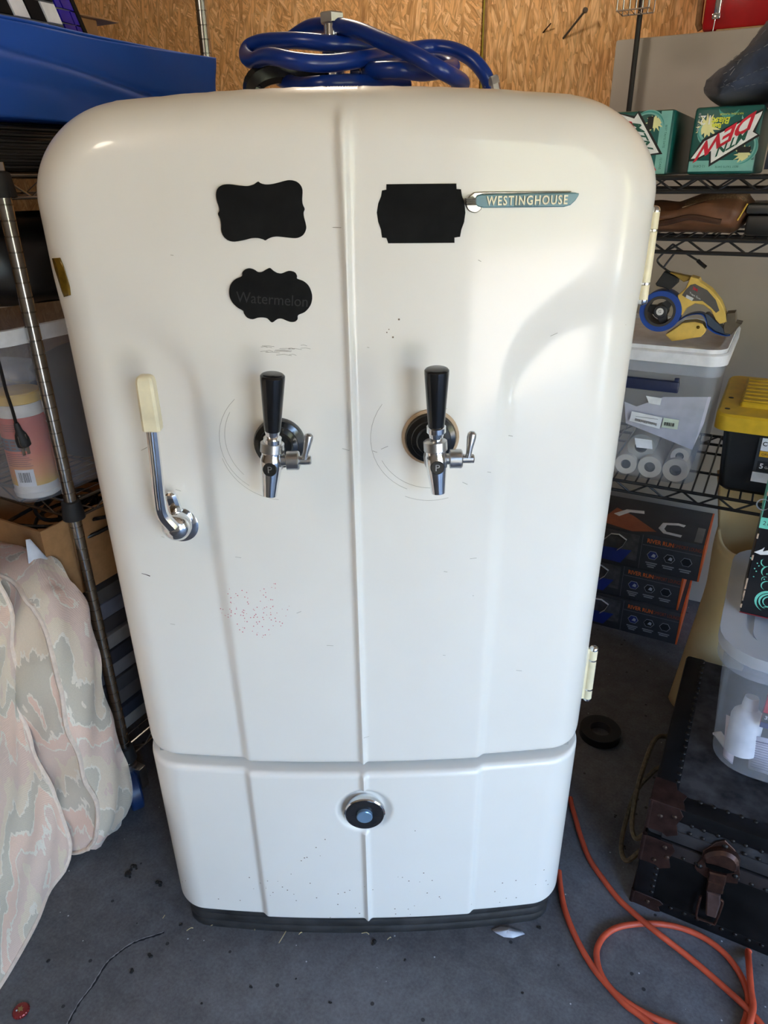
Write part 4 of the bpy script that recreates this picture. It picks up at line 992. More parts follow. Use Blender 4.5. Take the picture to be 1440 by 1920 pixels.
# ------------------------------------------------------------------ right shelf, top tier: two soda cartons, quilted blanket
TEAL = mat('carton_teal', (18, 88, 82), 0.35, 0, 0.12, 14)
PR = dict(white=mat('print_white', (232, 234, 230), 0.45), red=mat('print_red', (206, 28, 52), 0.4), green=mat('print_green', (20, 88, 70), 0.4), cream=mat('print_cream', (226, 224, 160), 0.45),
          pale=mat('print_pale_teal', (120, 180, 168), 0.45), lime=mat('print_lime', (214, 220, 70), 0.45), black=mat('print_black', (18, 20, 20), 0.45), mid=mat('print_mid_teal', (70, 150, 140), 0.45), grey=mat('print_grey', (120, 122, 124), 0.5))
def burst(m, cx_, cy_, r, fr, d, n=13, seed=1):
    rr = random.Random(seed); pts = []
    for k_ in range(n * 2):
        q = PI * k_ / n; rad = r * (1.0 + 0.35 * rr.random() if k_ % 2 == 0 else 0.55 + 0.15 * rr.random()); pts.append((cx_ + rad * math.cos(q), cy_ + rad * math.sin(q)))
    m.prism(pts, d - 0.0002, d, fr)
def arcband(m, cx_, cy_, r0, r1, q0, q1, fr, d, n=14):
    pts = [(cx_ + r0 * math.cos(q0 + (q1 - q0) * k_ / n), cy_ + r0 * math.sin(q0 + (q1 - q0) * k_ / n)) for k_ in range(n + 1)]
    pts += [(cx_ + (r0 + (r1 - r0) * math.sin(PI * k_ / n)) * math.cos(q0 + (q1 - q0) * k_ / n), cy_ + (r0 + (r1 - r0) * math.sin(PI * k_ / n)) * math.sin(q0 + (q1 - q0) * k_ / n)) for k_ in range(n - 1, 0, -1)]
    m.prism(pts, d - 0.0002, d, fr)
def soda_carton(label, s0, s1, t0, depth, z0, h, turn, yaw=0.0):
    root = thing('soda_carton', label, 'carton', (s0, t0, z0), group='teal soda cartons on the top tier of the black shelf')
    w = s1 - s0; cyw, syw = math.cos(yaw), math.sin(yaw)
    def rot(p): x, y = p[0] - s0, p[1] - t0; return np.array([s0 + x * cyw - y * syw, t0 + x * syw + y * cyw, p[2]])
    m = MB(); m.box((s0, t0, z0), (s1, t0 + depth, z0 + h), 0.006, xf=rot); m.build('carton_body', TEAL, root, sharp=30)
    # design in unit square, upright; turned on the face
    c_, s_ = math.cos(turn), math.sin(turn)
    def fr(u, v, d):
        x, y = u * c_ - v * s_, u * s_ + v * c_
        return rot(np.array([s0 + w / 2 + x * w * 0.96, t0 - d, z0 + h / 2 + y * h * 0.96]))
    def poly(name, pts, c, d):
        m = MB(); m.prism(pts, d - 0.0002, d, fr); return m.build(name, PR[c], root)
    m = MB(); m.prism([(-0.5, 0.30), (0.5, 0.30), (0.5, 0.47), (-0.5, 0.47)], 0.0, 0.0003, fr); m.build('date_band', PR['pale'], root)
    m = MB(); m.text('12 CANS', lambda u, v, d: fr(0.33 + u, 0.385 + v, 0.0005 + d), 0.05); m.text('BEST TASTE DATE', lambda u, v, d: fr(-0.1 + u, 0.40 + v, 0.0005 + d), 0.045); m.build('date_print', PR['green'], root)
    for a_ in ((0.30, -0.22, 0.17, fr, 0.0004, 13, 3), (-0.32, 0.22, 0.13, fr, 0.0004, 12, 7)): m = MB(); burst(m, *a_); m.build('splash_print', PR['cream'], root)
    for a_ in ((0.22, -0.18, 0.17, 0.25, -0.6, 2.9), (-0.22, 0.1, 0.24, 0.31, 1.4, 4.2), (-0.28, -0.38, 0.07, 0.11, 0, 3)): m = MB(); arcband(m, *a_, fr, 0.0006); m.build('swirl_print', PR['pale'], root)
    for a_ in ((0.22, -0.18, 0.205, 0.235, -0.3, 2.7), (-0.22, 0.1, 0.265, 0.295, 1.6, 4.0), (0, -0.60, 0.2, 0.26, 0.6, 2.4)): m = MB(); arcband(m, *a_, fr, 0.0007); m.build('swirl_line_print', PR['mid'], root)
    sl = 0.62
    def bann(x0, x1, y0, y1, lean=0.10): return [(x0 - lean, y0 + sl * x0), (x1 - lean * 0.2, y0 + sl * x1), (x1 + lean, y1 + sl * x1), (x0 + lean * 0.4, y1 + sl * x0)]
    poly('logo_shadow', [(-0.50, -0.46), (0.34, -0.03), (0.51, 0.31), (0.40, 0.30), (0.20, 0.19), (0.18, 0.40), (-0.52, -0.06), (-0.44, -0.12), (-0.50, -0.38)], 'black', 0.0008)
    poly('logo_banner', [(-0.49, -0.42), (0.31, 0.0), (0.48, 0.27), (0.38, 0.26), (0.18, 0.15), (0.155, 0.34), (-0.48, -0.075), (-0.40, -0.12), (-0.48, -0.36)], 'white', 0.0010)
    m = MB(); m.text('DEW', lambda u, v, d: fr(-0.02 + u, -0.085 + v + sl * u, 0.0013 + d), 0.33, sx=1.08, shear=0.2, space=0.95, off=0.010); m.build('red_letters', PR['red'], root)
    m = MB(); m.text('MTN', lambda u, v, d: fr(-0.13 + u, 0.022 + v + sl * u, 0.0013 + d), 0.21, sx=0.95, shear=0.2, off=0.005); m.build('green_letters', PR['green'], root)
    m = MB(); m.text('Baja', lambda u, v, d: fr(0.16 + u, -0.23 + v, 0.0012 + d), 0.09, off=0.003); m.text('Blast', lambda u, v, d: fr(0.10 + u, -0.31 + v, 0.0012 + d), 0.14, off=0.004, shear=0.15); m.text('NATURAL FLAVOR', lambda u, v, d: fr(-0.04 + u, -0.40 + v, 0.0012 + d), 0.042); m.build('flavour_letters', PR['lime'], root)
    m = MB(); m.text('12', lambda u, v, d: fr(0.33 + u, -0.33 + v, 0.0014 + d), 0.20); m.text('12 FL OZ CANS', lambda u, v, d: fr(0.44 + v, -0.30 + u, 0.0014 + d), 0.04); m.build('count_letters', PR['white'], root)
    m = MB(); m.prism([(-0.42, 0.10), (-0.22, 0.10), (-0.22, 0.19), (-0.42, 0.19)], 0.0004, 0.0012, fr); m.build('flag_print', PR['black'], root)
    return root
bl_ = T(1287, 321, 0.905); br_ = T(1413, 319, 0.905); tl_ = T(1302, 196, 0.905)
ZS1 = 1.4155
soda_carton('teal soda carton printed upside down, under the dark blue quilted blanket', bl_[0], br_[0], 0.905, 0.35, ZS1, 0.121, PI)
soda_carton('teal soda carton printed sideways, half hidden by the refrigerator shoulder', 0.105, 0.236, 0.915, 0.35, ZS1, 0.121, -PI / 2)
BLANKET = mat('navy_quilted_cloth', (46, 54, 72), 0.9, 0, 0.35, 30, 0.9, bscale=60, sheen=0.2)
def blk(u, v):
    s_ = 0.263 + 0.50 * v; e = min(1.0, (v / 0.10)) ** 0.5
    Hh = 0.066 + 0.085 * float(smooth(s_, 0.30, 0.395)); zc = ZS1 + 0.1265 + Hh / 2
    q = 2 * PI * u; pw = lambda x, k_: math.copysign(abs(x) ** k_, x)
    n_ = 0.008 * math.sin(3 * q + 21 * s_) + 0.005 * math.sin(5 * q - 75 * s_) + 0.003 * math.sin(11 * q + 130 * s_)
    tt = 1.075 + (0.165 * pw(math.cos(q), 0.75)) * e + n_
    zz = zc + (Hh / 2 * pw(math.sin(q), 0.75)) * e + n_ * 0.8 * (1 if math.sin(q) > 0 else 0) + 0.01 * (1 - e)
    return np.array([s_, tt, zz])
def hang(u, v):
    s_ = 0.418 + 0.30 * u; z = ZS1 + 0.008 + 0.20 * v
    return np.array([s_, 0.902 + 0.012 * math.sin(s_ * 40 + v * 2) + 0.03 * v * v, z])
root = thing('moving_blanket', 'dark navy quilted blanket with pale stitching bundled on the soda carton', 'blanket', (0.5, 1.05, 1.54))
m = MB(); m.grid(blk, 48, 60, closeu=True); m.build('quilt', BLANKET, root, sharp=80)
m = MB(); m.grid(hang, 24, 16); m.build('hanging_fold', BLANKET, root, solid=0.012, sharp=80)
m = MB()
for u_ in (0.34, 0.40, 0.46, 0.53, 0.58):
    for k_ in range(42):
        v0 = 0.10 + 0.9 * k_ / 42; c0_ = np.array([0.5, 1.075, 1.6])
        a_, b_ = blk(u_, v0), blk(u_, v0 + 0.012); m.cyl(a_ + [0, -0.0015, 0.001], b_ + [0, -0.0015, 0.001], 0.0006, n=5)
for v_ in (0.13, 0.45, 0.75):
    for k_ in range(16):
        a_, b_ = blk(0.32 + 0.28 * k_ / 16, v_ + 0.02 * math.sin(k_)), blk(0.32 + 0.28 * (k_ + 0.6) / 16, v_ + 0.02 * math.sin(k_ + 0.6)); m.cyl(a_ + [0, -0.0015, 0.001], b_ + [0, -0.0015, 0.001], 0.0006, n=5)
m.build('stitching', mat('pale_thread', (104, 106, 112), 0.8), root, kind='stuff')
# pole with a chrome wire basket behind the shelf
pl_ = T(1192, 95, 1.64)
root = thing('pole_caddy', 'thin black upright pole with a chrome wire basket near its top, behind the black shelf', 'pole', (pl_[0], 1.64, 0))
m = MB(); m.cyl([pl_[0], 1.64, 0.0], [pl_[0], 1.64, 2.699], 0.0075, n=12); m.build('pole', BLACKMETAL, root)
zb = T(1195, 22, 1.59)[2]; s0_, s1_ = T(1163, 15, 1.59)[0], T(1222, 15, 1.59)[0]
m = MB()
for z in (zb,): m.tube([[s0_, 1.55, z], [s1_, 1.55, z], [s1_, 1.625, z], [s0_, 1.625, z]], 0.0022, 6, closed=True)
bk = m.build('basket', CHROME, root)
m = MB(); m.tube([[s0_ - 0.004, 1.546, zb + 0.09], [s1_ + 0.004, 1.546, zb + 0.09], [s1_ + 0.004, 1.629, zb + 0.09], [s0_ - 0.004, 1.629, zb + 0.09]], 0.0026, 6, closed=True)
m.build('basket_rim', CHROME, bk)
for k_ in range(6):
    s_ = s0_ + (s1_ - s0_) * k_ / 5
    m = MB(); m.tube([[s_, 1.547, zb + 0.09], [s_, 1.551, zb + 0.003], [s_, 1.624, zb], [s_, 1.628, zb + 0.09]], 0.0018, 6); m.build('basket_wire', CHROME, bk)
# red case on the ledge
r0, r1 = T(1316, 55, 1.72)[0], T(1470, 40, 1.72)[0]; zl = pl[2] + 0.001
REDP = mat('red_gloss', (176, 16, 24), 0.25, 0, 0.1)
root = thing('red_case', 'glossy red case with a chrome latch on the ledge of the white half wall', 'case', (r0, 1.72, zl))
m = MB(); m.box((r0, 1.705, zl + 0.006), (r1 + 0.06, 1.86, zl + 0.22), 0.012); m.build('case_body', REDP, root)
m = MB(); m.box((r0 + 0.04, 1.70, zl), (r1 + 0.03, 1.85, zl + 0.0075), 0.002); m.build('case_foot', mat('tan_foot', (186, 150, 104), 0.6), root)
lx = T(1345, 20, 1.70)[0]
m = MB(); m.box((lx - 0.008, 1.694, zl + 0.035), (lx + 0.008, 1.706, zl + 0.20), 0.003); lt_ = m.build('latch', CHROME, root)
m = MB(); m.box((lx - 0.011, 1.690, zl + 0.03), (lx + 0.011, 1.698, zl + 0.045), 0.003); m.cyl([lx - 0.004, 1.700, zl + 0.004], [lx - 0.002, 1.700, zl + 0.04], 0.0018, n=6); m.build('latch_hook', CHROME, lt_)
m = MB(); m.tube([[r0 - 0.012, 1.74, zl + 0.2], [r0 - 0.016, 1.74, zl + 0.10], [r0 - 0.014, 1.74, zl + 0.03], [r0 - 0.006, 1.74, zl + 0.016]], 0.009, 8); m.build('side_strap', mat('tan_strap', (150, 112, 74), 0.6, 0, 0.3, 50), root)

# ------------------------------------------------------------------ right shelf, second tier: brown bag and black tool case
ZS2 = 1.2985
root = thing('leather_bag', 'slouched brown leather bag with a mesh panel on the second black tier', 'bag', (0.31, 1.03, ZS2))
def bag(u, v):
    s_ = 0.12 + 0.288 * v; e = (max(0.0, min(1, v / 0.08)) ** 0.5) * (max(0.0, min(1, (1 - v) / 0.10)) ** 0.45); q = 2 * PI * u; pw = lambda x, k_: math.copysign(abs(x) ** k_, x)
    Hh = 0.058 + 0.022 * float(smooth(s_, 0.22, 0.32)) + 0.004 * math.sin(s_ * 40)
    n_ = 0.004 * math.sin(4 * q + 30 * s_) + 0.003 * math.sin(9 * q - 40 * s_)
    return np.array([s_ + 0.006 * math.sin(q), 1.04 + 0.115 * pw(math.cos(q), 0.8) * e + n_, ZS2 + Hh / 2 + Hh / 2 * pw(math.sin(q), 0.7) * e + (n_ if math.sin(q) > 0 else 0)])
m = MB(); m.grid(bag, 44, 46, closeu=True); m.build('leather_body', mat('brown_leather', (104, 68, 46), 0.55, 0, 0.35, 24, 0.25), root, sharp=80)
m = MB(); m.grid(lambda u, v: bag(0.27 + 0.15 * u, 0.52 + 0.42 * v) + np.array([0, -0.002, 0.0025]), 12, 14); m.build('mesh_panel', mat('tan_mesh', (128, 100, 74), 0.85, 0, 0.5, 260, 0.4), root, sharp=80)
m = MB(); m.tube([bag(0.52 + 0.02 * math.sin(k_ * 0.3), 0.10 + 0.72 * k_ / 24) + np.array([0, -0.003, 0]) for k_ in range(25)], 0.006, 7); m.build('seam_roll', mat('dark_brown_leather', (70, 44, 30), 0.5, 0, 0.3), root)
root = thing('tool_case', 'black plastic tool case with a carry handle beside the brown leather bag', 'case', (0.5, 1.0, ZS2))
ts = T(1399, 415, 0.95)[0]
m = MB(); m.box((ts, 0.945, ZS2), (ts + 0.30, 1.15, ZS2 + 0.040), 0.006); m.build('case_base', mat('case_black', (0.02, 0.02, 0.022), 0.4), root)
m = MB(); m.box((ts - 0.004, 0.940, ZS2 + 0.042), (ts + 0.305, 1.155, ZS2 + 0.062), 0.006); m.build('case_lid', mat('case_dark_grey', (0.035, 0.035, 0.036), 0.35), root)
m = MB(); m.tube(catmull([[ts + 0.04, 1.0, ZS2 + 0.06], [ts + 0.045, 1.0, ZS2 + 0.074], [ts + 0.1, 1.0, ZS2 + 0.078], [ts + 0.2, 1.0, ZS2 + 0.076], [ts + 0.21, 1.0, ZS2 + 0.06]], 4), 0.006, 8); m.build('carry_handle', BLACKPLASTIC, root)
m = MB(); m.tube([[ts - 0.003, 0.938, ZS2 + 0.062], [ts - 0.010, 0.935, ZS2 + 0.045], [ts - 0.016, 0.933, ZS2 + 0.03]], 0.0018, 6); m.build('cord_pull', mat('yellow_cord', (196, 160, 60), 0.7), root)

# ------------------------------------------------------------------ right shelf, third tier: clear bin with rolls, tape gun on it, yellow-lidded tote
ZS3 = 0.7335
bx = (-0.06, 0.406, 0.905, 1.29)
root = thing('storage_bin', 'clear plastic bin with a white lid and dark blue latch, full of paper rolls', 'bin', (0.2, 1.0, ZS3))
m = MB(); tub_shell(m, *bx, ZS3, 1.03, 0.03, 0.010); m.build('bin_body', CLEAR, root)
m = MB(); rim_ring(m, *bx, 0.03, 1.005, 1.030, 0.006); m.build('bin_rim', CLEAR2, root)
LIDW = mat('lid_white', (216, 216, 220), 0.4)
m = MB(); lo_ = rrect(bx[0] - 0.014, bx[1] + 0.014, bx[2] - 0.014, bx[3] + 0.014, 0.045)
m.prism(lo_, 1.031, 1.058, lambda u, v, d: np.array([u, v, d]), bev=0.004); lid = m.build('bin_lid', LIDW, root)
m = MB(); rim_ring(m, bx[0] - 0.004, bx[1] + 0.004, bx[2] - 0.004, bx[3] + 0.004, 0.035, 1.057, 1.067, 0.004, 0.012); m.build('lid_rim', LIDW, lid)
lp0, lp1 = T(1184, 712, 0.9), T(1274, 724, 0.9)
m = MB(); m.box((lp0[0] - 0.06, 0.884, lp1[2] - 0.014), (lp1[0], 0.898, lp1[2] + 0.012), 0.003); lat = m.build('latch', mat('navy_latch', (22, 32, 66), 0.35), root)
m = MB(); m.box((lp1[0] - 0.012, 0.888, lp1[2] + 0.008), (lp1[0] - 0.001, 0.897, lp1[2] + 0.020), 0.002); m.build('latch_hook', mat('navy_latch', (22, 32, 66), 0.35), lat)
ROLLP = mat('roll_paper', (224, 212, 194), 0.85)
rolls = [((235, 1155), 98, 0.925, 'paper roll at the bottom of the clear bin, half behind the refrigerator'), ((435, 1190), 105, 0.925, 'paper roll in the middle of the bottom row of the clear bin'), ((650, 1225), 112, 0.925, 'paper roll at the right end of the bottom row of the clear bin'), ((690, 1080), 78, 0.935, 'small paper roll lying on the right end of the bottom row'), ((365, 1000), 122, 0.94, 'wide grey paper roll lying on the bottom row, under the label')]
for i, ((X, Y), r_, t_, lb) in enumerate(rolls):
    c = T(1120 + X / 4.5, 620 + Y / 4.5, t_); rad = r_ / 4.5 / FPX * (0.95 + 0.814 + 0.02) * 0.98 * (0.93)
    c[2] = max(c[2], ZS3 + 0.003 + rad) + (0.006 if i > 2 else 0.0)
    m = MB(); m.lathe([(0, rad * 0.45), (0, rad * 0.97), (0.004, rad), (0.23, rad), (0.234, rad * 0.97), (0.234, rad * 0.45)], c, (0, 1, 0), 28, cap=False); m.lathe([(0.0, rad * 0.46), (0.23, rad * 0.46)], c, (0, 1, 0), 24, cap=False)
    root_ = thing('paper_roll', lb, 'roll', c, group='paper rolls in the clear bin')
    m.build('wound_paper', ROLLP if i < 4 else mat('grey_roll_paper', (186, 180, 168), 0.85), root_)
    m = MB(); m.lathe([(0.001, rad * 0.36), (0.001, rad * 0.45), (0.23, rad * 0.45), (0.23, rad * 0.36)], c, (0, 1, 0), 24, cap=False); m.lathe([(0.02, rad * 0.37), (0.225, rad * 0.37)], c, (0, 1, 0), 24); m.build('core', mat('dark_core', (46, 42, 42), 0.8), root_)
def tp5(pts, t_): return [tuple(T(1120 + x / 4.5, 620 + y / 4.5, t_)[[0, 2]]) for x, y in pts]
m = MB(); m.prism(tp5([(230, 600), (330, 640), (560, 560), (960, 560), (900, 780), (800, 1005), (540, 900), (240, 780)], 0.915), 0, 0.0012, FT(0.916)); m2_ = m
root = thing('paper_sheet', 'white paper sheet standing inside the clear bin with a blue latch', 'paper', T(1250, 800, 0.916))
m.build('sheet', mat('lavender_white_paper', (214, 210, 222), 0.8), root)
for nm, pts, c, d in (('address_label', [(290, 680), (550, 735), (525, 830), (270, 760)], WHITEPAPER, 0.002), ('price_sticker', [(560, 735), (690, 755), (675, 835), (540, 815)], mat('pale_green_sticker', (214, 222, 204), 0.7), 0.002), ('upper_sticker', [(410, 550), (545, 570), (530, 630), (435, 612)], WHITEPAPER, 0.002), ('lower_sticker', [(315, 905), (460, 925), (465, 1000), (330, 985), (320, 950)], WHITEPAPER, 0.002)):
    m = MB(); m.prism(tp5(pts, 0.902), 0.0, 0.0008, FT(0.903)); bin_ = [o for o in THINGS if o.name.startswith('storage_bin')][-1]; m.build(nm, c, bin_)
m = MB(); c1 = tp5([(320, 745)], 0.901)[0]; c2 = tp5([(505, 790)], 0.901)[0]; r_ = random.Random(5)
for k_ in range(20):
    x = c1[0] + (c2[0] - c1[0]) * k_ / 20; z = c1[1] + (c2[1] - c1[1]) * k_ / 20; m.box((x, 0.9008, z - 0.003 - 0.002 * r_.random()), (x + 0.001, 0.9014, z + 0.002))
m.box((c1[0], 0.9008, c1[1] + 0.006), (c2[0], 0.9014, c1[1] + 0.0066))
c1 = tp5([(565, 785)], 0.901)[0]
for k_ in range(9):
    x = c1[0] + 0.0026 * k_; m.box((x, 0.9008, c1[1] - 0.004), (x + 0.0008 + 0.001 * r_.random(), 0.9014, c1[1] + 0.004))
m.build('label_print', BLACKMATTE, bin_)

# tape gun standing on the bin lid
TG = 0.975; ZL3 = 1.068
def tg(pts, t_=TG): return [tuple(T(1120 + x / 4.5, 320 + y / 4.5, t_)[[0, 2]]) for x, y in pts]
low = min(p[1] for p in tg([(610, 1615), (555, 1560)])); DZ = ZL3 - low
def FTz(t_): return lambda u, v, d: np.array([u, t_ - d, v + DZ])
root = thing('tape_gun', 'yellow tape gun dispenser with blue tape standing on the white bin lid', 'tape dispenser', (0.3, TG, ZL3))
def tgp(name, pts, d0, d1, m_, par=root, bev=0.0015, cat_=0):
    o_ = tg(pts); o_ = [tuple(p) for p in catmull(o_, cat_, True)] if cat_ else o_
    m = MB(); m.prism(o_, d0, d1, FTz(TG), bev=bev); return m.build(name, m_, par)
cen = np.array(tg([(515, 1370)])[0]); k4 = abs(tg([(615, 1370)])[0][0] - cen[0]) / 100
cc = np.array([cen[0], TG + 0.026, cen[1] + DZ]); R_ = 178 * k4 * 0.985; cc[2] = max(cc[2], ZL3 + R_ + 0.0006)
TAPEBLUE = mat('blue_tape', (30, 72, 160), 0.4, 0, 0.1)
m = MB(); m.lathe([(0, 128 * k4), (0, R_ * 0.99), (0.002, R_), (0.05, R_), (0.052, R_ * 0.99), (0.052, 128 * k4), (0, 128 * k4)], cc, (0, -1, 0), 48, cap=False); m.build('tape_roll', TAPEBLUE, root)
m = MB(); m.lathe([(0.001, 108 * k4), (0.001, 130 * k4), (0.054, 130 * k4), (0.054, 108 * k4), (0.001, 108 * k4)], cc, (0, -1, 0), 40, cap=False); m.build('roll_core', mat('grey_core', (58, 54, 52), 0.7), root)
m = MB()
for q in (0.9, 2.99, 5.1):
    d_ = np.array([math.cos(q), 0, math.sin(q)]); n_ = np.array([-math.sin(q), 0, math.cos(q)])
    m.add([cc + d_ * 20 * k4 + n_ * 45 * k4 + [0, -0.03, 0], cc + d_ * 20 * k4 - n_ * 45 * k4 + [0, -0.03, 0], cc + d_ * 112 * k4 - n_ * 26 * k4 + [0, -0.03, 0], cc + d_ * 112 * k4 + n_ * 26 * k4 + [0, -0.03, 0]] +
          [cc + d_ * 20 * k4 + n_ * 45 * k4 + [0, -0.048, 0], cc + d_ * 20 * k4 - n_ * 45 * k4 + [0, -0.048, 0], cc + d_ * 112 * k4 - n_ * 26 * k4 + [0, -0.044, 0], cc + d_ * 112 * k4 + n_ * 26 * k4 + [0, -0.044, 0]],
          [(0, 1, 2, 3), (4, 5, 6, 7), (0, 1, 5, 4), (1, 2, 6, 5), (2, 3, 7, 6), (3, 0, 4, 7)])
m.lathe([(0.02, 62 * k4), (0.052, 58 * k4), (0.054, 50 * k4)], cc, (0, -1, 0), 24); hub = m.build('roll_hub', mat('hub_charcoal', (44, 44, 48), 0.4), root)
m = MB(); m.lathe([(0.05, 31 * k4), (0.0552, 31 * k4), (0.0555, 28 * k4)], cc, (0, -1, 0), 24); m.build('hub_button', WHITEPLASTIC, hub)
m = MB(); m.text('G', lambda u, v, d: cc + np.array([u, -0.0558 - d, v]), 34 * k4); m.build('hub_letter', BLACKMATTE, hub)
HND = [(765, 1092), (830, 1112), (842, 1140), (930, 1200), (1010, 1300), (1058, 1420), (1066, 1470), (1000, 1482), (970, 1450), (930, 1372), (870, 1325), (800, 1312), (730, 1350), (688, 1412), (655, 1245), (720, 1190), (748, 1125)]
frame_ = tgp('gun_handle', HND, -0.016, 0.020, TANYELLOW)
tgp('handle_panel', [(800, 1152), (900, 1205), (970, 1285), (1000, 1372), (972, 1390), (930, 1345), (862, 1292), (772, 1290), (692, 1242), (722, 1200), (762, 1160)], 0.019, 0.0212, mat('panel_grey', (92, 88, 86), 0.5), frame_, 0.0004)
a0 = tg([(800, 1195)])[0]; 
def slant(c, sl_): return lambda u, v, d: FTz(TG)(c[0] + u, c[1] + v + sl_ * u, 0.0214 + d)
m = MB(); m.text('3M', slant(a0, -0.5), 34 * k4, off=0.0002); m.build('red_print', PR['red'], frame_)
a1 = tg([(800, 1250)])[0]; a2 = tg([(752, 1268)])[0]
m = MB(); m.text('Tape Gun', slant(a1, -0.5), 24 * k4); m.build('white_print', WHITEPLASTIC, frame_)
m = MB(); m.prism(tg([(730, 1238), (790, 1268), (775, 1290), (722, 1262)]), 0.0205, 0.0216, FTz(TG)); m.build('white_patch', WHITEPLASTIC, frame_)
tgp('lower_arm', [(640, 1508), (700, 1466), (800, 1458), (862, 1478), (888, 1520), (880, 1552), (850, 1582), (790, 1590), (700, 1605), (610, 1615), (557, 1562)], -0.014, 0.024, TANYELLOW)
pv = tg([(828, 1503)])[0]
m = MB(); m.lathe([(0.02, 14 * k4), (0.0255, 14 * k4), (0.026, 9 * k4)], (pv[0], TG, pv[1] + DZ), (0, -1, 0), 14); m.build('pivot_pin', mat('brass_pin', (120, 90, 30), 0.35, 0.8), root)
tgp('neck', [(540, 1052), (655, 1110), (650, 1150), (588, 1205), (560, 1190), (480, 1168), (470, 1150)], -0.012, 0.014, BLACKMATTE)
tgp('brake_arm', [(590, 1058), (700, 1085), (768, 1098), (740, 1128), (700, 1140), (640, 1095)], -0.010, 0.012, mat('olive_yellow', (150, 122, 50), 0.5))
tp_ = [np.array([p[0], TG, p[1] + DZ]) for p in catmull(tg([(640, 1470), (720, 1420), (800, 1400), (860, 1410), (890, 1460), (900, 1510), (960, 1555), (1040, 1578), (1085, 1578)]), 5)]
m = MB()
vs = []
for p in tp_: vs += [p + [0, 0.022, 0], p + [0, -0.020, 0.0]]
m.add(vs, [(2 * i, 2 * i + 1, 2 * i + 3, 2 * i + 2) for i in range(len(tp_) - 1)]); m.build('tape_strip', TAPEBLUE, root, solid=0.0012)
tgp('front_foot', [(880, 1400), (905, 1400), (1000, 1490), (1080, 1560), (1070, 1580), (960, 1540), (900, 1490)], -0.018, 0.018, mat('smoke_plastic', (64, 76, 92), 0.3))
tgp('cutter_plate', [(1060, 1395), (1130, 1390), (1135, 1470), (1185, 1482), (1165, 1500), (1100, 1570), (1040, 1560), (1030, 1510)], -0.02, 0.02, mat('cutter_metal', (110, 100, 86), 0.4, 0.6))
wr = lambda pts, r_: (MB().tube([np.array([p[0], TG, p[1] + DZ]) for p in catmull(tg(pts), 5)], r_, 8))
wr([(700, 1100), (600, 1070), (535, 1030), (490, 990), (478, 962), (500, 930), (590, 845), (612, 838), (650, 868), (800, 962), (840, 985)], 0.0022).build('wire_guard', BLACKMETAL, root)
wr([(650, 870), (600, 930), (545, 1000), (530, 1025)], 0.0022).build('guard_strut', BLACKMETAL, root)
wr([(810, 968), (845, 1000), (880, 1028)], 0.0042).build('guard_tip', BLACKPLASTIC, root)

# yellow-lidded black tote
yx = (0.424, 0.86, 0.912, 1.29)
root = thing('storage_tote', 'black storage tote with a ribbed yellow lid on the third black tier', 'tote', (0.6, 1.1, ZS3))
m = MB(); tub_shell(m, yx[0] + 0.012, yx[1] - 0.012, yx[2] + 0.008, yx[3] - 0.012, ZS3, 0.905, 0.02, 0.012); m.build('tote_body', mat('tote_black', (0.015, 0.015, 0.016), 0.35, 0, 0.2), root)
m = MB(); m.prism(rrect(yx[0] - 0.008, yx[1], yx[2] - 0.008, yx[3], 0.03), 0.888, 0.926, lambda u, v, d: np.array([u, v, d]), bev=0.005); lid = m.build('tote_lid', YELLOW, root)
for k_ in range(4):
    x = yx[0] + 0.035 + k_ * 0.10
    m = MB(); m.prism(rrect(x, x + 0.075, yx[2] + 0.07, yx[3] - 0.05, 0.008), 0.925, 0.937, lambda u, v, d: np.array([u, v, d]), bev=0.004); m.build('raised_panel', YELLOW, lid)
    for j in range(7):
        m = MB(); m.box((x + 0.006, yx[2] + 0.085 + j * 0.034, 0.936), (x + 0.069, yx[2] + 0.102 + j * 0.034, 0.9395), 0.001); m.build('lid_rib', YELLOW, lid)
for y in (0.04, 0.14):
    m = MB(); m.lathe([(0, 0.006), (0.0006, 0.006)], (yx[0] + 0.012, yx[2] + y, 0.9262), (0, 0, 1), 12); m.build('lid_hole', BLACKMATTE, lid)
y0 = T(1425, 860, 0.915)
lb0, lb1 = T(1416, 822, 0.905), T(1408, 905, 0.905)
m = MB(); m.box((lb1[0] - 0.002, 0.9165, lb1[2]), (lb1[0] + 0.12, 0.9185, lb0[2]), 0); m.build('label_card', mat('label_grey', (60, 62, 66), 0.5), root)
for nm, za, zb_, c in (('label_top', 0.70, 1.0, WHITEPAPER), ('label_band', 0.58, 0.72, mat('label_yellow', (226, 170, 40), 0.5)), ('label_foot', 0.0, 0.22, WHITEPAPER), ('label_box', 0.25, 0.48, BLACKMATTE)):
    h_ = lb0[2] - lb1[2]; m = MB(); m.box((lb1[0] + (0.004 if nm != 'label_foot' else -0.002), 0.9155, lb1[2] + h_ * za), (lb1[0] + (0.11 if nm != 'label_box' else 0.035), 0.9166, lb1[2] + h_ * zb_)); m.build(nm, c, root)
m = MB(); m.text('COMMANDER', lambda u, v, d: np.array([lb1[0] + 0.006 + u, 0.9152 - d, lb1[2] + h_ * 0.87 + v]), 0.014, align='LEFT', off=0.0003); m.text('ORGANIZE', lambda u, v, d: np.array([lb1[0] + 0.008 + u, 0.9152 - d, lb1[2] + h_ * 0.64 + v]), 0.008, align='LEFT'); m.build('black_print', BLACKMATTE, root)
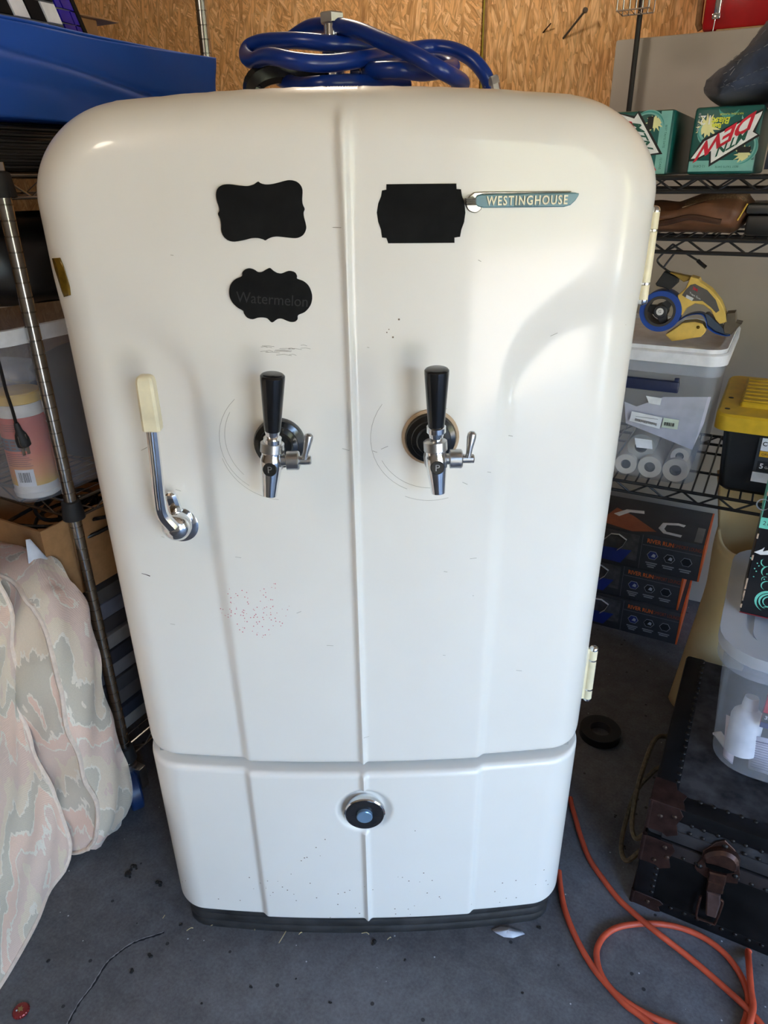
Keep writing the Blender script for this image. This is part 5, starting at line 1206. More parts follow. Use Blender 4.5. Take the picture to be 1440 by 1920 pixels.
m = MB(); m.text('5', lambda u, v, d: np.array([lb1[0] + 0.009 + u, 0.9148 - d, lb1[2] + h_ * 0.37 + v]), 0.017, align='LEFT', off=0.0004); m.text('GAL', lambda u, v, d: np.array([lb1[0] + 0.020 + u, 0.9148 - d, lb1[2] + h_ * 0.35 + v]), 0.008, align='LEFT'); m.build('white_letters', WHITEPLASTIC, root)

# ------------------------------------------------------------------ three float cartons on the floor under the shelf
CHAR = mat('charcoal_print', (52, 52, 56), 0.55, 0, 0.25, 12); ORNG = mat('orange_print', (204, 92, 44), 0.5); NAVYP = mat('navy_print', (40, 50, 110), 0.5)
def lounge_carton(label, s1, t0, z0, h, top, bright):
    s0 = 0.02
    root = thing('float_carton', label, 'carton', (s0, t0, z0), group='charcoal float cartons stacked on the floor')
    m = MB(); m.box((s0, t0, z0), (s1, t0 + 0.26, z0 + h), 0.003); m.build('carton_body', CHAR, root)
    m = MB(); m.box((s1 - 0.0045, t0 - 0.0008, z0 + 0.002), (s1 + 0.0008, t0 + 0.255, z0 + h + 0.0006)); m.build('orange_edge', ORNG, root)
    fr = FT(t0); dv = s1 - 0.182
    m = MB(); m.box((dv - 0.003, t0 - 0.0008, z0 + 0.004), (dv - 0.0015, t0, z0 + h - 0.004)); m.box((dv, t0 - 0.0008, z0 + h * 0.70), (s1 - 0.006, t0, z0 + h * 0.715)); m.build('panel_line', mat('grey_line', (96, 96, 100), 0.6), root)
    m = MB(); m.text('RIVER RUN', lambda u, v, d: fr(dv + 0.012 + u, z0 + h * 0.83 + v, 0.0008 + d), 0.0205, align='LEFT', sx=0.80, off=0.0004); m.build('orange_letters', mat('bright_orange_print', (232, 112, 50), 0.5), root)
    m = MB(); m.text('COMFORT LOUNGE', lambda u, v, d: fr(dv + 0.086 + u, z0 + h * 0.83 + v, 0.0008 + d), 0.018, align='LEFT', sx=0.56); m.build('rust_letters', mat('rust_print', (150, 70, 40), 0.5), root)
    for k_ in range(3):
        cx_ = dv + 0.035 + k_ * 0.051; cz_ = z0 + h * 0.46
        hexa = [(cx_ + 0.0175 * math.cos(PI / 3 * j), cz_ + 0.0165 * math.sin(PI / 3 * j)) for j in range(6)]
        m = MB(); m.prism(hexa, 0, 0.0008, fr); bdg = m.build('hexagon_badge', mat('badge_rim', (150, 152, 158), 0.5), root)
        hexb = [(cx_ + 0.0155 * math.cos(PI / 3 * j), cz_ + 0.0145 * math.sin(PI / 3 * j)) for j in range(6)]
        m = MB(); m.prism(hexb, 0.0005, 0.0012, fr); m.build('badge_fill', (NAVYP, BLACKMATTE, mat('dark_grey_fill', (30, 32, 36), 0.5))[k_], bdg)
        if k_ < 2:
            m = MB(); m.prism([(cx_ - 0.004, cz_ - 0.004), (cx_ + 0.008, cz_ - 0.006), (cx_ + 0.009, cz_ + 0.004), (cx_ + 0.002, cz_ + 0.007)], 0.001, 0.0016, fr); m.build('badge_picture', mat('badge_pale', (170, 174, 186), 0.5), bdg)
        m = MB()
        for j in range(2 if k_ else 3): m.box((cx_ - 0.018 + 0.004 * j, t0 - 0.0009, z0 + h * (0.23 - 0.055 * j)), (cx_ + 0.018 - 0.004 * j, t0, z0 + h * (0.26 - 0.055 * j)))
        m.build('badge_caption', mat('caption_grey', (140, 142, 146), 0.6), bdg)
    m = MB(); m.prism([(dv - 0.12, z0 + 0.03), (dv - 0.012, z0 + 0.028), (dv - 0.012, z0 + h * 0.92), (dv - 0.12, z0 + h * 0.95)], 0, 0.0006, fr); pic = m.build('picture', mat('picture_grey', (76, 74, 74), 0.6, 0, 0.4, 40), root)
    m = MB(); m.prism([(dv - 0.12, z0 + 0.012), (dv - 0.06, z0 + 0.010), (dv - 0.03, z0 + h * 0.48), (dv - 0.12, z0 + h * 0.44)], 0.0005, 0.0009, fr); m.build('picture_blue', mat('picture_blue', (36, 52, 130), 0.5), pic)
    m = MB(); m.tube([fr(u, z0 + h * v, 0.0016) for u, v in ((dv - 0.13, 0.55), (dv - 0.10, 0.84), (dv - 0.075, 0.86), (dv - 0.05, 0.75), (dv - 0.06, 0.55), (dv - 0.075, 0.42))], 0.0075, 8, flat=0.1); m.build('picture_float', WHITEPLASTIC, pic)
    if top:
        zt = z0 + h; ft = lambda u, v, d: np.array([u, t0 + v, zt + d])
        m = MB(); m.prism([(s1 - 0.035, 0.012), (s1 - 0.012, 0.012), (s1 - 0.012, 0.12), (s1 - 0.035, 0.12)], 0, 0.0006, ft); m.build('top_notice', mat('notice_grey', (120, 118, 116), 0.6), root)
        m = MB(); m.tube([ft(s1 - 0.075 + u, v, 0.001) for u, v in ((0, 0.03), (-0.05, 0.035), (-0.065, 0.06), (-0.06, 0.10), (-0.02, 0.115), (0.0, 0.11))], 0.009, 8, flat=0.1); m.build('top_float', WHITEPLASTIC, root)
        m = MB(); m.prism([(s1 - 0.33, 0.03), (s1 - 0.22, 0.0), (s1 - 0.15, 0.03), (s1 - 0.24, 0.12), (s1 - 0.30, 0.16)], 0, 0.0006, ft); m.build('top_orange', mat('dull_orange_print', (150, 84, 56), 0.6), root)
        m = MB(); m.tube([ft(s1 - 0.24 + u, v, 0.001) for u, v in ((-0.05, 0.10), (-0.02, 0.15), (0.03, 0.16))], 0.012, 8, flat=0.1); m.build('top_white', WHITEPLASTIC, root)
lounge_carton('charcoal float carton with orange lettering, bottom of the stack of three under the shelf', T(1274, 1180, 1.35)[0], 1.35, 0.0, 0.123, False, 1)
lounge_carton('charcoal float carton with a torn front, middle of the stack of three under the shelf', T(1279, 1100, 1.36)[0], 1.36, 0.1245, 0.123, False, 0)
lounge_carton('charcoal float carton with pictures on its lid, topmost of the stack under the shelf', T(1322, 1030, 1.35)[0], 1.35, 0.249, 0.131, True, 1)
# curled beige foam sheet behind the trunk
root = thing('foam_sheet', 'curled beige foam sheet standing behind the black trunk', 'foam', (0.52, 1.08, 0))
fc = T(1352, 1080, 1.08)
def foam(u, v):
    q = 3.45 + u * 5.0; z = 0.0 + v * (0.615 + 0.085 * math.sin(q) + 0.012 * math.sin(3 * q)); ra = (0.075 + 0.020 * smooth(v, 0.65, 1.0)) * (1 + 0.14 * u)
    return np.array([fc[0] + 0.006 + (0.055 if math.sin(q) < 0 else 0.055 - 0.075 * math.sin(q) * v * v) * v + ra * math.cos(q) * 1.0, 1.09 + ra * 1.05 * math.sin(q), z])
m = MB(); m.grid(foam, 70, 24); m.build('sheet', mat('beige_foam', (226, 198, 146), 0.85, 0, 0.06, 12), root, solid=0.008, sharp=60)

# ------------------------------------------------------------------ steamer trunk
X0, X1, Y0, Y1, ZL, ZT = 0.462, 1.40, 0.337, 0.865, 0.206, 0.297
TRUNK = mat('worn_black_fibre', (17, 17, 18), 0.6, 0, 0.55, 14, 0.3, spec=0.12); TLID = mat('dusty_lid', (50, 50, 53), 0.6, 0, 0.8, 22, 0.3, spec=0.2); BAND = mat('trunk_band', (15, 15, 17), 0.5, 0, 0.5, 20, 0.2, spec=0.22); STRIP = mat('trunk_grey_strip', (44, 43, 46), 0.6, 0, 0.4, 16)
CAPM = mat('brown_trunk_cap', (50, 33, 29), 0.5, 0.35, 0.5, 40, 0.3, spec=0.25); RIV = mat('rivet_metal', (40, 37, 36), 0.45, 0.7, 0.3)
root = thing('steamer_trunk', 'old black steamer trunk with riveted edges and brown metal corners', 'trunk', (X0, Y0, 0))
m = MB(); m.box((X0, Y0, 0.001), (X1, Y1, ZL - 0.002), 0.006); m.build('trunk_body', TRUNK, root)
m = MB(); m.box((X0, Y0, ZL), (X1, Y1, ZT), 0.010); m.build('trunk_lid', TLID, root)
def lbox(name, lo, hi, mt, bev=0.002): m = MB(); m.box(lo, hi, bev); return m.build(name, mt, root)
e = 0.0022
lbox('lid_band', (X0 + 0.03, Y0 - e, ZL + 0.004), (X1, Y0 + 0.01, ZL + 0.034), STRIP, 0.001)
lbox('body_band', (X0 + 0.03, Y0 - e, ZL - 0.036), (X1, Y0 + 0.01, ZL - 0.004), mat('trunk_brown_strip', (38, 32, 33), 0.6, 0, 0.4, 16), 0.001)
lbox('top_edge_band', (X0 - e, Y0 - e, ZT - 0.036), (X1, Y0 + 0.040, ZT + e), BAND, 0.008)
lbox('top_side_band', (X0 - e, Y0 + 0.02, ZT - 0.036), (X0 + 0.045, Y1, ZT + e), BAND, 0.008)
lbox('corner_band', (X0 - e, Y0 - e, 0.02), (X0 + 0.040, Y0 + 0.04, ZL - 0.006), BAND, 0.006)
lbox('bottom_band', (X0 - e, Y0 - e, 0.0005), (X1, Y0 + 0.04, 0.032), BAND, 0.006)
def scallop(u0, u1, v0, v1, k=0.006):
    return [(u0, v0), (u1 * 0.55 + u0 * 0.45, v0), (u1 * 0.7 + u0 * 0.3, v0 - k * (1 if v1 > v0 else -1)), (u1, v0 + (v1 - v0) * 0.1), (u1 - k, v0 + (v1 - v0) * 0.45), (u1 + k * 0.4, v0 + (v1 - v0) * 0.8), (u1 - k, v1), (u0, v1)]
def capplate(name, z0, z1, up):
    m = MB(); o_ = scallop(X0 - 0.004, X0 + 0.058, z0, z1); m.prism(o_, 0, 0.0022, FT(Y0 - e), bev=0.0008)
    m.prism(scallop(Y0 - 0.004, Y0 + 0.058, z0, z1), 0, 0.0022, lambda u, v, d: np.array([X0 - e - d, u, v]), bev=0.0008)
    if up: m.prism([(X0 - 0.004, Y0 - 0.004), (X0 + 0.062, Y0 - 0.004), (X0 + 0.055, Y0 + 0.02), (X0 + 0.06, Y0 + 0.036), (X0 + 0.04, Y0 + 0.045), (X0 + 0.036, Y0 + 0.062), (X0 - 0.004, Y0 + 0.062)], ZT + e, ZT + e + 0.002, lambda u, v, d: np.array([u, v, d]), bev=0.0008)
    m.lathe([(0, 0.005), (z1 - z0, 0.005)], (X0 - 0.0005, Y0 - 0.0005, z0), (0, 0, 1), 12)
    return m.build(name, CAPM, root)
capplate('corner_cap', 0.225, ZT + e, True); capplate('corner_cap', 0.132, 0.203, False); capplate('corner_cap', 0.0005, 0.036, False)
m = MB(); dm = [(0, 0.0046), (0.0012, 0.0042), (0.0024, 0.0028), (0.003, 0.0008)]
rr = random.Random(6)
x = X0 + 0.075
while x < X0 + 0.42:
    for z in (ZT - 0.030, ZL + 0.040, ZL - 0.030, 0.026): m.lathe(dm, (x + 0.004 * rr.random(), Y0 - e - 0.0002, z), (0, -1, 0), 8)
    m.lathe(dm, (x + 0.01, Y0 + 0.034, ZT + e), (0, 0, 1), 8); x += 0.0245
for z in np.arange(0.05, 0.13, 0.018): m.lathe(dm, (X0 + 0.034, Y0 - e - 0.0002, z), (0, -1, 0), 8)
for y in np.arange(Y0 + 0.07, Y1, 0.022): m.lathe(dm, (X0 + 0.038, y, ZT + e), (0, 0, 1), 8)
m.build('rivets', RIV, root, kind='stuff')
m = MB()
for px_, py_ in ((X0 + 0.02, ZT - 0.03), (X0 + 0.045, ZT - 0.02), (X0 + 0.04, 0.19), (X0 + 0.048, 0.165), (X0 + 0.025, 0.145), (X0 + 0.03, 0.02)): m.lathe([(0, 0.0055), (0.0016, 0.005), (0.003, 0.003), (0.0035, 0.001)], (px_, Y0 - e - 0.002, py_), (0, -1, 0), 10)
m.build('cap_rivets', mat('bright_rivet', (84, 68, 60), 0.35, 0.8, 0.3), root, kind='stuff')
# latch
def tz(X, Y, t_=Y0 - 0.004): return tuple(T(1020 + X / 3.4286, 1400 + Y / 3.4286, t_)[[0, 2]])
FB = FT(Y0 - e)
m = MB(); m.prism([tz(*p) for p in ((1108, 612), (1165, 602), (1225, 660), (1262, 720), (1250, 760), (1262, 820), (1245, 880), (1150, 870), (1040, 840), (985, 800), (965, 770), (1010, 720), (1022, 670))], 0, 0.003, FB, bev=0.001); lt = m.build('latch', BROWNMETAL, root)
ov = catmull([tz(*p) for p in ((1030, 672), (1085, 642), (1160, 640), (1230, 672), (1262, 720), (1248, 765), (1180, 772), (1100, 760), (1045, 730))], 4, True)
m = MB(); m.prism([tuple(p) for p in ov], 0.002, 0.020, FB, bev=0.006); m.build('latch_dome', BROWNMETAL, lt)
m = MB(); m.prism([tz(*p) for p in ((1045, 702), (1100, 712), (1180, 738), (1228, 760), (1180, 764), (1100, 748), (1050, 722))], 0.018, 0.0215, FB); m.build('latch_slot', mat('slot_black', (0.004, 0.004, 0.004), 0.9, spec=0.0), lt)
m = MB(); m.prism([tz(*p) for p in ((1066, 775), (1178, 800), (1168, 860), (1054, 830))], 0.003, 0.016, FB, bev=0.003); m.prism([tz(*p) for p in ((1056, 838), (1166, 866), (1150, 930), (1044, 905))], 0.003, 0.012, FB, bev=0.003); m.build('hasp', BROWNMETAL, lt)
m = MB(); m.prism([tz(*p) for p in ((1048, 905), (1135, 930), (1140, 985), (1110, 1075), (1042, 1052))], 0.004, 0.014, FB, bev=0.003); m.build('hasp_tongue', mat('worn_hasp', (96, 78, 74), 0.4, 0.6, 0.3, 40), lt)
lp = [np.array([p[0], Y0 - 0.012, p[1]]) for p in catmull([tz(*p) for p in ((1010, 940), (985, 1040), (985, 1070), (1000, 1085), (1085, 1115), (1105, 1108), (1150, 985), (1135, 960))], 4)]
m = MB(); m.tube(lp, 0.0026, 7); m.build('wire_bail', BROWNMETAL, lt)
for X, Y in ((1165, 640), (1000, 765), (1230, 830)):
    p = tz(X, Y); m = MB(); m.lathe([(0.002, 0.0062), (0.004, 0.0055), (0.006, 0.003), (0.0065, 0.001)], (p[0], Y0 - e, p[1]), (0, -1, 0), 10); m.build('latch_rivet', RIV, lt)
# rope handle on the trunk's left end
m = MB(); m.tube(catmull([[X0 - 0.004, 0.43, 0.10], [X0 - 0.02, 0.42, 0.09], [X0 - 0.035, 0.45, 0.105], [X0 - 0.04, 0.54, 0.15], [X0 - 0.03, 0.66, 0.17], [X0 - 0.004, 0.70, 0.16]], 6), 0.0055, 8)
m.tube(catmull([[X0 - 0.004, 0.42, 0.06], [X0 - 0.03, 0.40, 0.035], [X0 - 0.05, 0.46, 0.03], [X0 - 0.045, 0.56, 0.08], [X0 - 0.02, 0.6, 0.12], [X0 - 0.004, 0.62, 0.13]], 6), 0.0055, 8)
m.build('rope_handle', mat('tan_rope', (92, 80, 60), 0.9, 0, 0.4, 120, 0.5), root)

# ------------------------------------------------------------------ clear tub on the trunk, black carton on the tub
ux = (0.528, 1.02, 0.452, 0.90); zt0 = ZT + 0.004
root = thing('storage_tub', 'clear plastic tub with a frosted lid standing on the black trunk', 'tub', (0.75, 0.6, zt0))
m = MB(); tub_shell(m, *ux, zt0, 0.585, 0.07, 0.022); m.build('tub_body', CLEAR, root)
m = MB(); rim_ring(m, *ux, 0.07, 0.560, 0.588, 0.010); lidr = m.build('tub_rim', CLEAR2, root)
FROST = clear_mat('frosted_lid', (200, 204, 212), 0.62, 0.3)
m = MB(); rim_ring(m, *ux, 0.075, 0.588, 0.612, 0.014, 0.030); lid = m.build('lid_rim', FROST, root)
m = MB(); m.prism(rrect(ux[0] + 0.026, ux[1] - 0.026, ux[2] + 0.026, ux[3] - 0.026, 0.06), 0.590, 0.596, lambda u, v, d: np.array([u, v, d])); m.build('lid_panel', FROST, lid)
m = MB(); rim_ring(m, ux[0] + 0.05, ux[1] - 0.05, ux[2] + 0.05, ux[3] - 0.05, 0.045, 0.595, 0.602, 0.004, 0.006); m.build('lid_ridge', FROST, lid)
for k_ in range(3):
    x = ux[0] + 0.085 + k_ * 0.12; m = MB(); m.box((x, ux[2] - 0.0145, 0.588), (x + 0.003, ux[2] - 0.010, 0.611), 0.0005); m.build('rim_rib', FROST, lid)
# contents
PAPW = mat('bottle_white', (226, 228, 236), 0.5)
bb = T(1378, 1440, 0.512); bb[2] = zt0 + 0.034; bt = T(1408, 1318, 0.53); ax_ = bt - bb; L_ = np.linalg.norm(ax_)
root = thing('caulk_bottle', 'white printed bottle lying tilted inside the clear tub', 'bottle', bb)
m = MB(); m.lathe([(0, 0.024), (0.003, 0.030), (L_ * 0.72, 0.031), (L_ * 0.80, 0.028), (L_ * 0.9, 0.016), (L_, 0.015), (L_ * 1.12, 0.013), (L_ * 1.125, 0.0)], bb, ax_, 30); m.build('bottle_body', PAPW, root)
a1_ = ax_ / L_; e1_ = np.cross(a1_, np.array([0, 1.0, 0])); e1_ /= np.linalg.norm(e1_); e2_ = np.cross(e1_, a1_)
m = MB()
for j in range(20):
    z0_ = L_ * (0.06 + 0.031 * j); q0 = -1.1 + 0.15 * math.sin(j); q1 = 0.9 - 0.5 * abs(math.sin(j * 1.7)); vs = []
    for i in range(7):
        q = -PI / 2 + q0 + (q1 - q0) * i / 6
        for dz in (0, 0.0013): vs.append(bb + a1_ * (z0_ + dz) + (e1_ * math.cos(q) + np.cross(a1_, e1_) * math.sin(q)) * 0.0315)
    m.add(vs, [(2 * i, 2 * i + 1, 2 * i + 3, 2 * i + 2) for i in range(6)])
m.build('bottle_print', mat('print_slate', (96, 104, 124), 0.6), root)
p1 = T(1352, 1445, 0.54); p1[2] = zt0 + 0.014; p0 = T(1346, 1375, 0.56)
m = MB(); m.cyl([p1[0], p1[1], max(p1[2], zt0 + 0.012)], p0, 0.0085, n=12); m.cyl(p0 + np.array([0, 0, -0.002]), p0 + (p0 - p1) * 0.06, 0.0098, n=12)
single(m, 'white_tube', WHITEPLASTIC, 'thin white plastic tube leaning against the left side inside the tub', 'tube', p1)
pp = [T(x, y, 0.50) for x, y in ((1408, 1378), (1470, 1392), (1462, 1500), (1392, 1478))]
for p in pp: p[2] = max(p[2], zt0 + 0.008)
root = thing('instruction_sheet', 'white printed instruction sheet standing inside the front of the clear tub', 'paper', pp[3])
m = MB(); m.add(pp, [(0, 1, 2, 3)]); m.build('sheet', mat('sheet_lilac', (214, 214, 232), 0.8), root, solid=0.001)
m = MB()
for j in range(12):
    a_, b_ = pp[0] + (pp[3] - pp[0]) * (0.12 + j * 0.07), pp[1] + (pp[2] - pp[1]) * (0.12 + j * 0.07); d_ = (pp[3] - pp[0]) * (0.03 if j in (0,) else 0.012)
    q = [a_ + (b_ - a_) * 0.06, a_ + (b_ - a_) * (0.9 - 0.3 * (j % 3 == 2)), a_ + (b_ - a_) * (0.9 - 0.3 * (j % 3 == 2)) + d_, a_ + (b_ - a_) * 0.06 + d_]; m.add([p + np.array([0, -0.0014, 0]) for p in q], [(0, 1, 2, 3)])
m.build('sheet_print', mat('print_violet', (110, 108, 136), 0.7), root)
pq = [T(x, y, 0.515) for x, y in ((1392, 1290), (1385, 1310), (1362, 1400), (1352, 1450), (1372, 1462), (1402, 1400))]
m = MB(); m.add([T(1362, 1340, 0.54), T(1388, 1352, 0.53), T(1372, 1440, 0.51), T(1352, 1455, 0.52)], [(0, 1, 2, 3)])
single(m, 'paper_bag', mat('pinkish_paper', (214, 200, 206), 0.8), 'folded pinkish paper between the thin tube and the bottle in the tub', 'paper', T(1370, 1440, 0.52), solid=0.001)
# red printed carton inside the tub, right edge of the picture
rb0, rb1 = T(1436, 1300, 0.485), T(1424, 1362, 0.485)
root = thing('red_packet', 'red printed packet inside the clear tub at the right edge', 'packet', rb1)
m = MB(); m.box((rb1[0], 0.485, rb1[2]), (rb1[0] + 0.12, 0.50, rb0[2]), 0.001); m.build('packet_body', PR['red'], root)
hh_ = rb0[2] - rb1[2]
m = MB(); m.box((rb1[0] - 0.0002, 0.4840, rb1[2] + hh_ * 0.16), (rb1[0] + 0.12, 0.4852, rb1[2] + hh_ * 0.44)); m.build('black_band', BLACKMATTE, root)
m = MB(); m.box((rb1[0] - 0.0002, 0.4840, rb1[2]), (rb1[0] + 0.12, 0.4852, rb1[2] + hh_ * 0.15)); m.build('blue_band', NAVYP, root)
m = MB(); m.text('32', lambda u, v, d: np.array([rb1[0] + 0.004 + u, 0.4836 - d, rb1[2] + hh_ * 0.31 + v]), 0.012, align='LEFT', off=0.0003); m.text('1', lambda u, v, d: np.array([rb1[0] + 0.006 + u, 0.4836 - d, rb1[2] + hh_ * 0.62 + v]), 0.013, align='LEFT'); m.build('packet_letters', WHITEPLASTIC, root)

# black and teal drinks carton on the tub lid
kb = Z(1386, 1148, 0.613); kt = kb[1]
BC = mat('carton_black', (0.012, 0.012, 0.014), 0.28, 0, 0.2); SEAF = mat('print_seafoam', (110, 200, 180), 0.45)
ztop_ = T(1425, 908, kt)[2]
root = thing('drinks_carton', 'black drinks carton with seafoam green wave print on the clear tub', 'carton', (kb[0], kt, 0.613))
k0 = kb[0]
m = MB(); m.box((k0, kt, 0.613), (k0 + 0.30, kt + 0.13, ztop_), 0.004); m.build('carton_body', BC, root)
fr = FT(kt)
def kz(px_, py_): p = T(px_, py_, kt); return (p[0], p[2])
a_ = kz(1400, 985); b_ = kz(1403, 965)
m = MB(); m.box((k0 - 0.001, kt - 0.0008, a_[1]), (k0 + 0.30, kt + 0.0, b_[1])); m.box((k0 - 0.0008, kt, a_[1]), (k0 + 0.0, kt + 0.128, ztop_ - 0.002)); m.build('seafoam_band', SEAF, root)
m = MB(); m.text('21-10', lambda u, v, d: fr(kz(1431, 977)[0] + u, (a_[1] + b_[1]) / 2 + v, 0.001 + d), 0.012, align='LEFT'); m.build('date_letters', BLACKMATTE, root)
c_ = kz(1425, 945)
m = MB(); arcband(m, c_[0] + 0.006, c_[1], 0.010, 0.0125, 0, 2 * PI - 0.01, fr, 0.0008, 20); m.text('GB', lambda u, v, d: fr(c_[0] + 0.018 + u, c_[1] + v, 0.0008 + d), 0.013, align='LEFT'); m.build('grey_mark', PR['grey'], root)
m = MB(); m.prism([kz(*p) for p in ((1414, 1035), (1428, 1030), (1434, 1026), (1430, 1034), (1440, 1032), (1448, 1030), (1440, 1040), (1426, 1040))], 0, 0.0006, fr); m.build('leaf_mark', WHITEPLASTIC, root)
m = MB()
for px_, py_, r_, q0, q1 in ((1440, 1128, 0.024, 0.6, 4.4), (1441, 1128, 0.018, 0.5, 4.6), (1442, 1128, 0.012, 0.4, 4.8), (1437, 1098, 0.010, 1.2, 4.5), (1440, 1072, 0.012, 1.5, 4.2), (1436, 1055, 0.009, 2.2, 5.0), (1440, 1148, 0.014, 0.5, 2.6), (1434, 1086, 0.006, 1, 4)):
    c_ = kz(px_, py_); arcband(m, c_[0], c_[1], r_, r_ * 0.78, q0, q1, fr, 0.0007)
for k_ in range(9):
    c_ = kz(1408 + 4 * (k_ % 7) + k_, 1046 + 5 * ((k_ * 7) % 9)); m.lathe([(0, 0.0013), (0.0006, 0.0013)], (c_[0], kt, c_[1]), (0, -1, 0), 8)
m.build('wave_print', SEAF, root)
m = MB(); m.box((k0, kt - 0.0008, 0.6135), (k0 + 0.3, kt, 0.6155)); m.build('red_edge', mat('dark_red_edge', (130, 30, 40), 0.5), root)
m = MB(); rr = random.Random(8)
for k_ in range(9):
    z = 0.62 + (ztop_ - 0.64) * rr.random(); m.box((k0 - 0.0012, kt - 0.0012, z), (k0 + 0.002, kt + 0.001, z + 0.006 + 0.01 * rr.random()), 0.0004)
m.build('worn_edge', mat('bare_board', (176, 150, 128), 0.8), root)

# ------------------------------------------------------------------ floor: extension cord, tape roll, bottle cap, paper scrap, debris
def fz(X, Y, z=0.0068): return Z(1020 + X / 3.4286, 1400 + Y / 3.4286, z)
c1 = [(170, 330), (180, 385), (205, 470), (232, 565), (290, 718), (380, 852), (480, 980), (600, 1090), (720, 1190), (850, 1290), (1000, 1410), (1150, 1540), (1290, 1668), (1400, 1790), (1480, 1920), (1440, 2050), (1330, 2060), (1262, 1960), (1270, 1830), (1302, 1730), (1312, 1610), (1272, 1485), (1182, 1352), (1050, 1242), (900, 1172), (760, 1142), (620, 1138), (480, 1160), (392, 1212), (344, 1290), (340, 1370), (368, 1465), (440, 1568), (560, 1662), (700, 1740), (850, 1800), (1000, 1880), (960, 1980), (800, 1900), (640, 1745), (520, 1655), (400, 1525), (310, 1412), (222, 1262), (160, 1122), (122, 1000), (102, 870), (96, 800)]
lift = {7: 0.006, 8: 0.013, 9: 0.006, 12: 0.008, 13: 0.012}
pts = [fz(*p, 0.0068 + lift.get(i, 0)) for i, p in enumerate(c1)]
root = thing('extension_cord', 'orange extension cord looped on the concrete between the refrigerator and the trunk', 'cord', pts[25])
m = MB(); m.tube(catmull(pts, 8), 0.0062, 10)
pts = [fz(*p) for p in ((1335, 1270), (1312, 1330), (1310, 1450), (1322, 1600), (1335, 1690), (1320, 1780), (1290, 1900))]
pts[0] = pts[1] * np.array([1, 0, 1]) + np.array([0.001, Y0 - 0.009, 0])
for i, p in enumerate(pts): p[2] += 0.0135 if 2 <= i <= 5 else 0.0
m.tube(catmull(pts, 8), 0.0062, 10)
m.build('cable', mat('orange_cord', (186, 74, 46), 0.5, 0, 0.15, 30), root, sharp=60)
tp_c = Z(1125, 1372, 0.012)
m = MB(); m.lathe([(0, 0.030), (0, 0.0545), (0.001, 0.0555), (0.023, 0.0555), (0.024, 0.0545), (0.024, 0.030), (0, 0.030)], (tp_c[0], tp_c[1], 0.0005), (0, 0, 1), 40, cap=False)
root = thing('tape_roll', 'roll of black tape lying on the floor beside the refrigerator', 'tape', (tp_c[0], tp_c[1], 0))
m.build('wound_tape', mat('black_tape', (0.008, 0.008, 0.008), 0.35), root)
m = MB(); m.lathe([(0.001, 0.0275), (0.001, 0.031), (0.0235, 0.031), (0.0235, 0.0275), (0.001, 0.0275)], (tp_c[0], tp_c[1], 0.0005), (0, 0, 1), 36, cap=False); m.build('tape_core', mat('grey_tape_core', (62, 56, 56), 0.8), root)
cp_ = Z(39, 1894, 0.003)
root = thing('bottle_cap', 'small red bottle cap lying on the concrete at the bottom left', 'cap', (cp_[0], cp_[1], 0))
m = MB(); n = 42; prof = [(0.0, 0.0152), (0.003, 0.0145), (0.0048, 0.0132), (0.0058, 0.0105), (0.006, 0.0)]
vs = []
for d, r_ in prof:
    for k_ in range(n): q = 2 * PI * k_ / n; rr_ = r_ + (0.0006 * (1 if k_ % 2 else -1) if d < 0.004 else 0); vs.append([cp_[0] + rr_ * math.cos(q), cp_[1] + rr_ * math.sin(q), 0.0003 + d])
m.add(vs, [(i * n + k_, i * n + (k_ + 1) % n, (i + 1) * n + (k_ + 1) % n, (i + 1) * n + k_) for i in range(4) for k_ in range(n)]); m.build('crown', mat('cap_red', (128, 36, 34), 0.3, 0.3), root, sharp=25)
m = MB(); burst(m, cp_[0], cp_[1], 0.0055, lambda u, v, d: np.array([u, v, 0.0063 + d]), 0.0004, 6, 2); m.build('cap_emblem', mat('cap_gold', (140, 112, 60), 0.4), root)
m = MB(); m.lathe([(0, 0.0016), (0.0006, 0.0015), (0.001, 0.0006)], (cp_[0] - 0.004, cp_[1] - 0.005, 0.0062), (0, 0, 1), 8); m.build('cap_speck', WHITEPLASTIC, root)
sc = [Z(x, y, 0.003) for x, y in ((922, 1742), (938, 1738), (955, 1741), (978, 1744), (984, 1752), (962, 1761), (945, 1756), (930, 1750))]
c_ = sum(sc) / len(sc)
m = MB(); m.add([c_ + np.array([0, 0, 0.006])] + [p + np.array([0, 0, 0.003 * (i % 3) - 0.002]) for i, p in enumerate(sc)], [(0, i + 1, (i + 1) % 8 + 1) for i in range(8)])
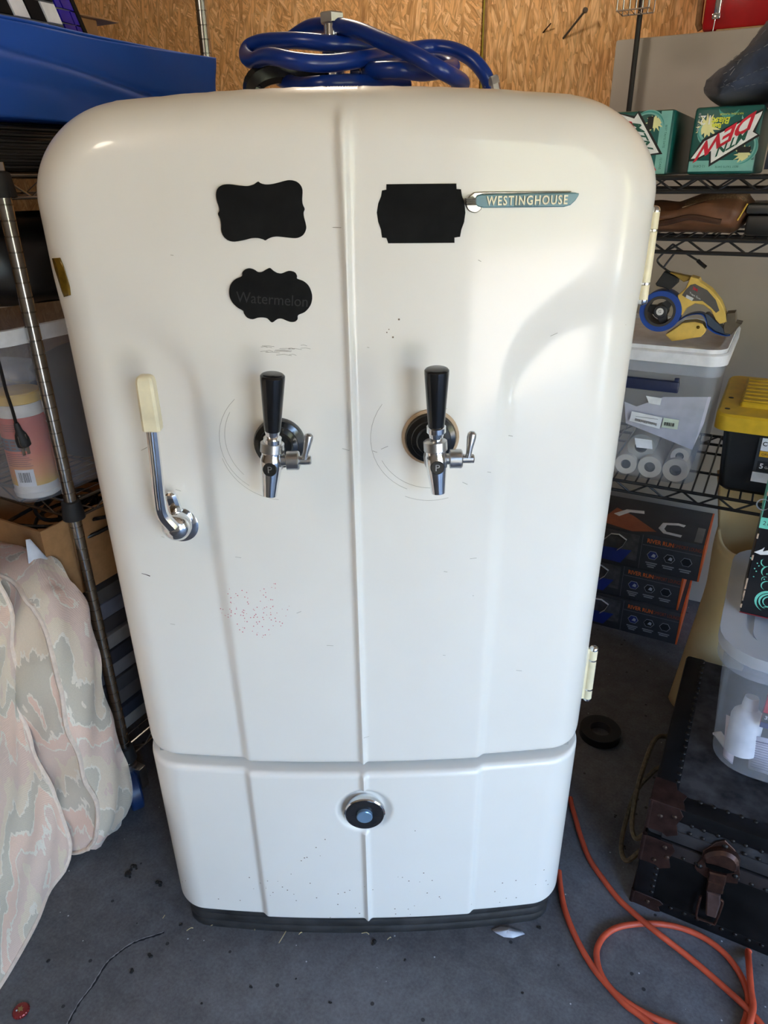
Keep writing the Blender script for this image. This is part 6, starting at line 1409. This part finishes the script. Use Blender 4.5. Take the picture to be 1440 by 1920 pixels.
single(m, 'paper_scrap', mat('scrap_plastic', (186, 190, 198), 0.4), 'crumpled pale scrap on the concrete at the right foot of the refrigerator', 'scrap', c_, solid=0.0006, sharp=15)
m = MB(); rr = random.Random(21)
for (x0, y0), (x1, y1) in (((430, 1722), (472, 1734)), ((470, 1730), (478, 1745)), ((440, 1735), (480, 1742)), ((523, 1768), (536, 1746)), ((395, 1736), (408, 1732)), ((380, 1722), (386, 1728)), ((678, 1750), (692, 1752)), ((726, 1762), (733, 1758)), ((560, 1752), (566, 1749)), ((305, 1722), (309, 1716)), ((350, 1745), (362, 1740))):
    a_, b_ = Yw(x0, y0, -0.004), Yw(x1, y1, -0.006)
    a_ = _hit(x0, y0, np.array([0, 0, 1.0]), 0.006); b_ = _hit(x1, y1, np.array([0, 0, 1.0]), 0.004)
    m.tube(catmull([a_, (a_ + b_) / 2 + np.array([0.002, 0.001, 0.003]), b_], 3), 0.0009, 5)
straw = single(m, 'straw_bits', mat('dry_straw', (176, 160, 120), 0.8), 'bits of dry straw scattered along the foot of the refrigerator', 'straw', (-0.2, -0.03, 0), room=False, kind='stuff')
m = MB()
for (x, y, r_) in ((245, 1635, 14), (252, 1628, 9), (702, 1768, 8), (298, 1658, 8), (240, 1642, 7), (284, 1793, 7), (250, 1820, 7), (90, 1800, 5), (1010, 1740, 6), (620, 1880, 4), (470, 1850, 4), (980, 1860, 4), (1155, 1530, 5), (1170, 1590, 6), (760, 1800, 4), (555, 1835, 3), (380, 1880, 4), (340, 1735, 5)):
    for k_ in range(3):
        c_ = Z(x + rr.uniform(-r_, r_) * 0.6, y + rr.uniform(-r_, r_) * 0.5, 0.001); rad = r_ / 1330 * 1.4 * (0.3 + 0.3 * rr.random())
        m.lathe([(0, rad), (rad * 0.4, rad * 0.8), (rad * 0.6, rad * 0.3)], c_, (0.1 * rr.random(), 0.1, 1), 7)
single(m, 'floor_debris', mat('dark_debris', (30, 27, 25), 0.9, 0, 0.4), 'dark crumbs and leaf bits scattered on the concrete floor', 'debris', (0, 0, 0), kind='stuff', sharp=20)
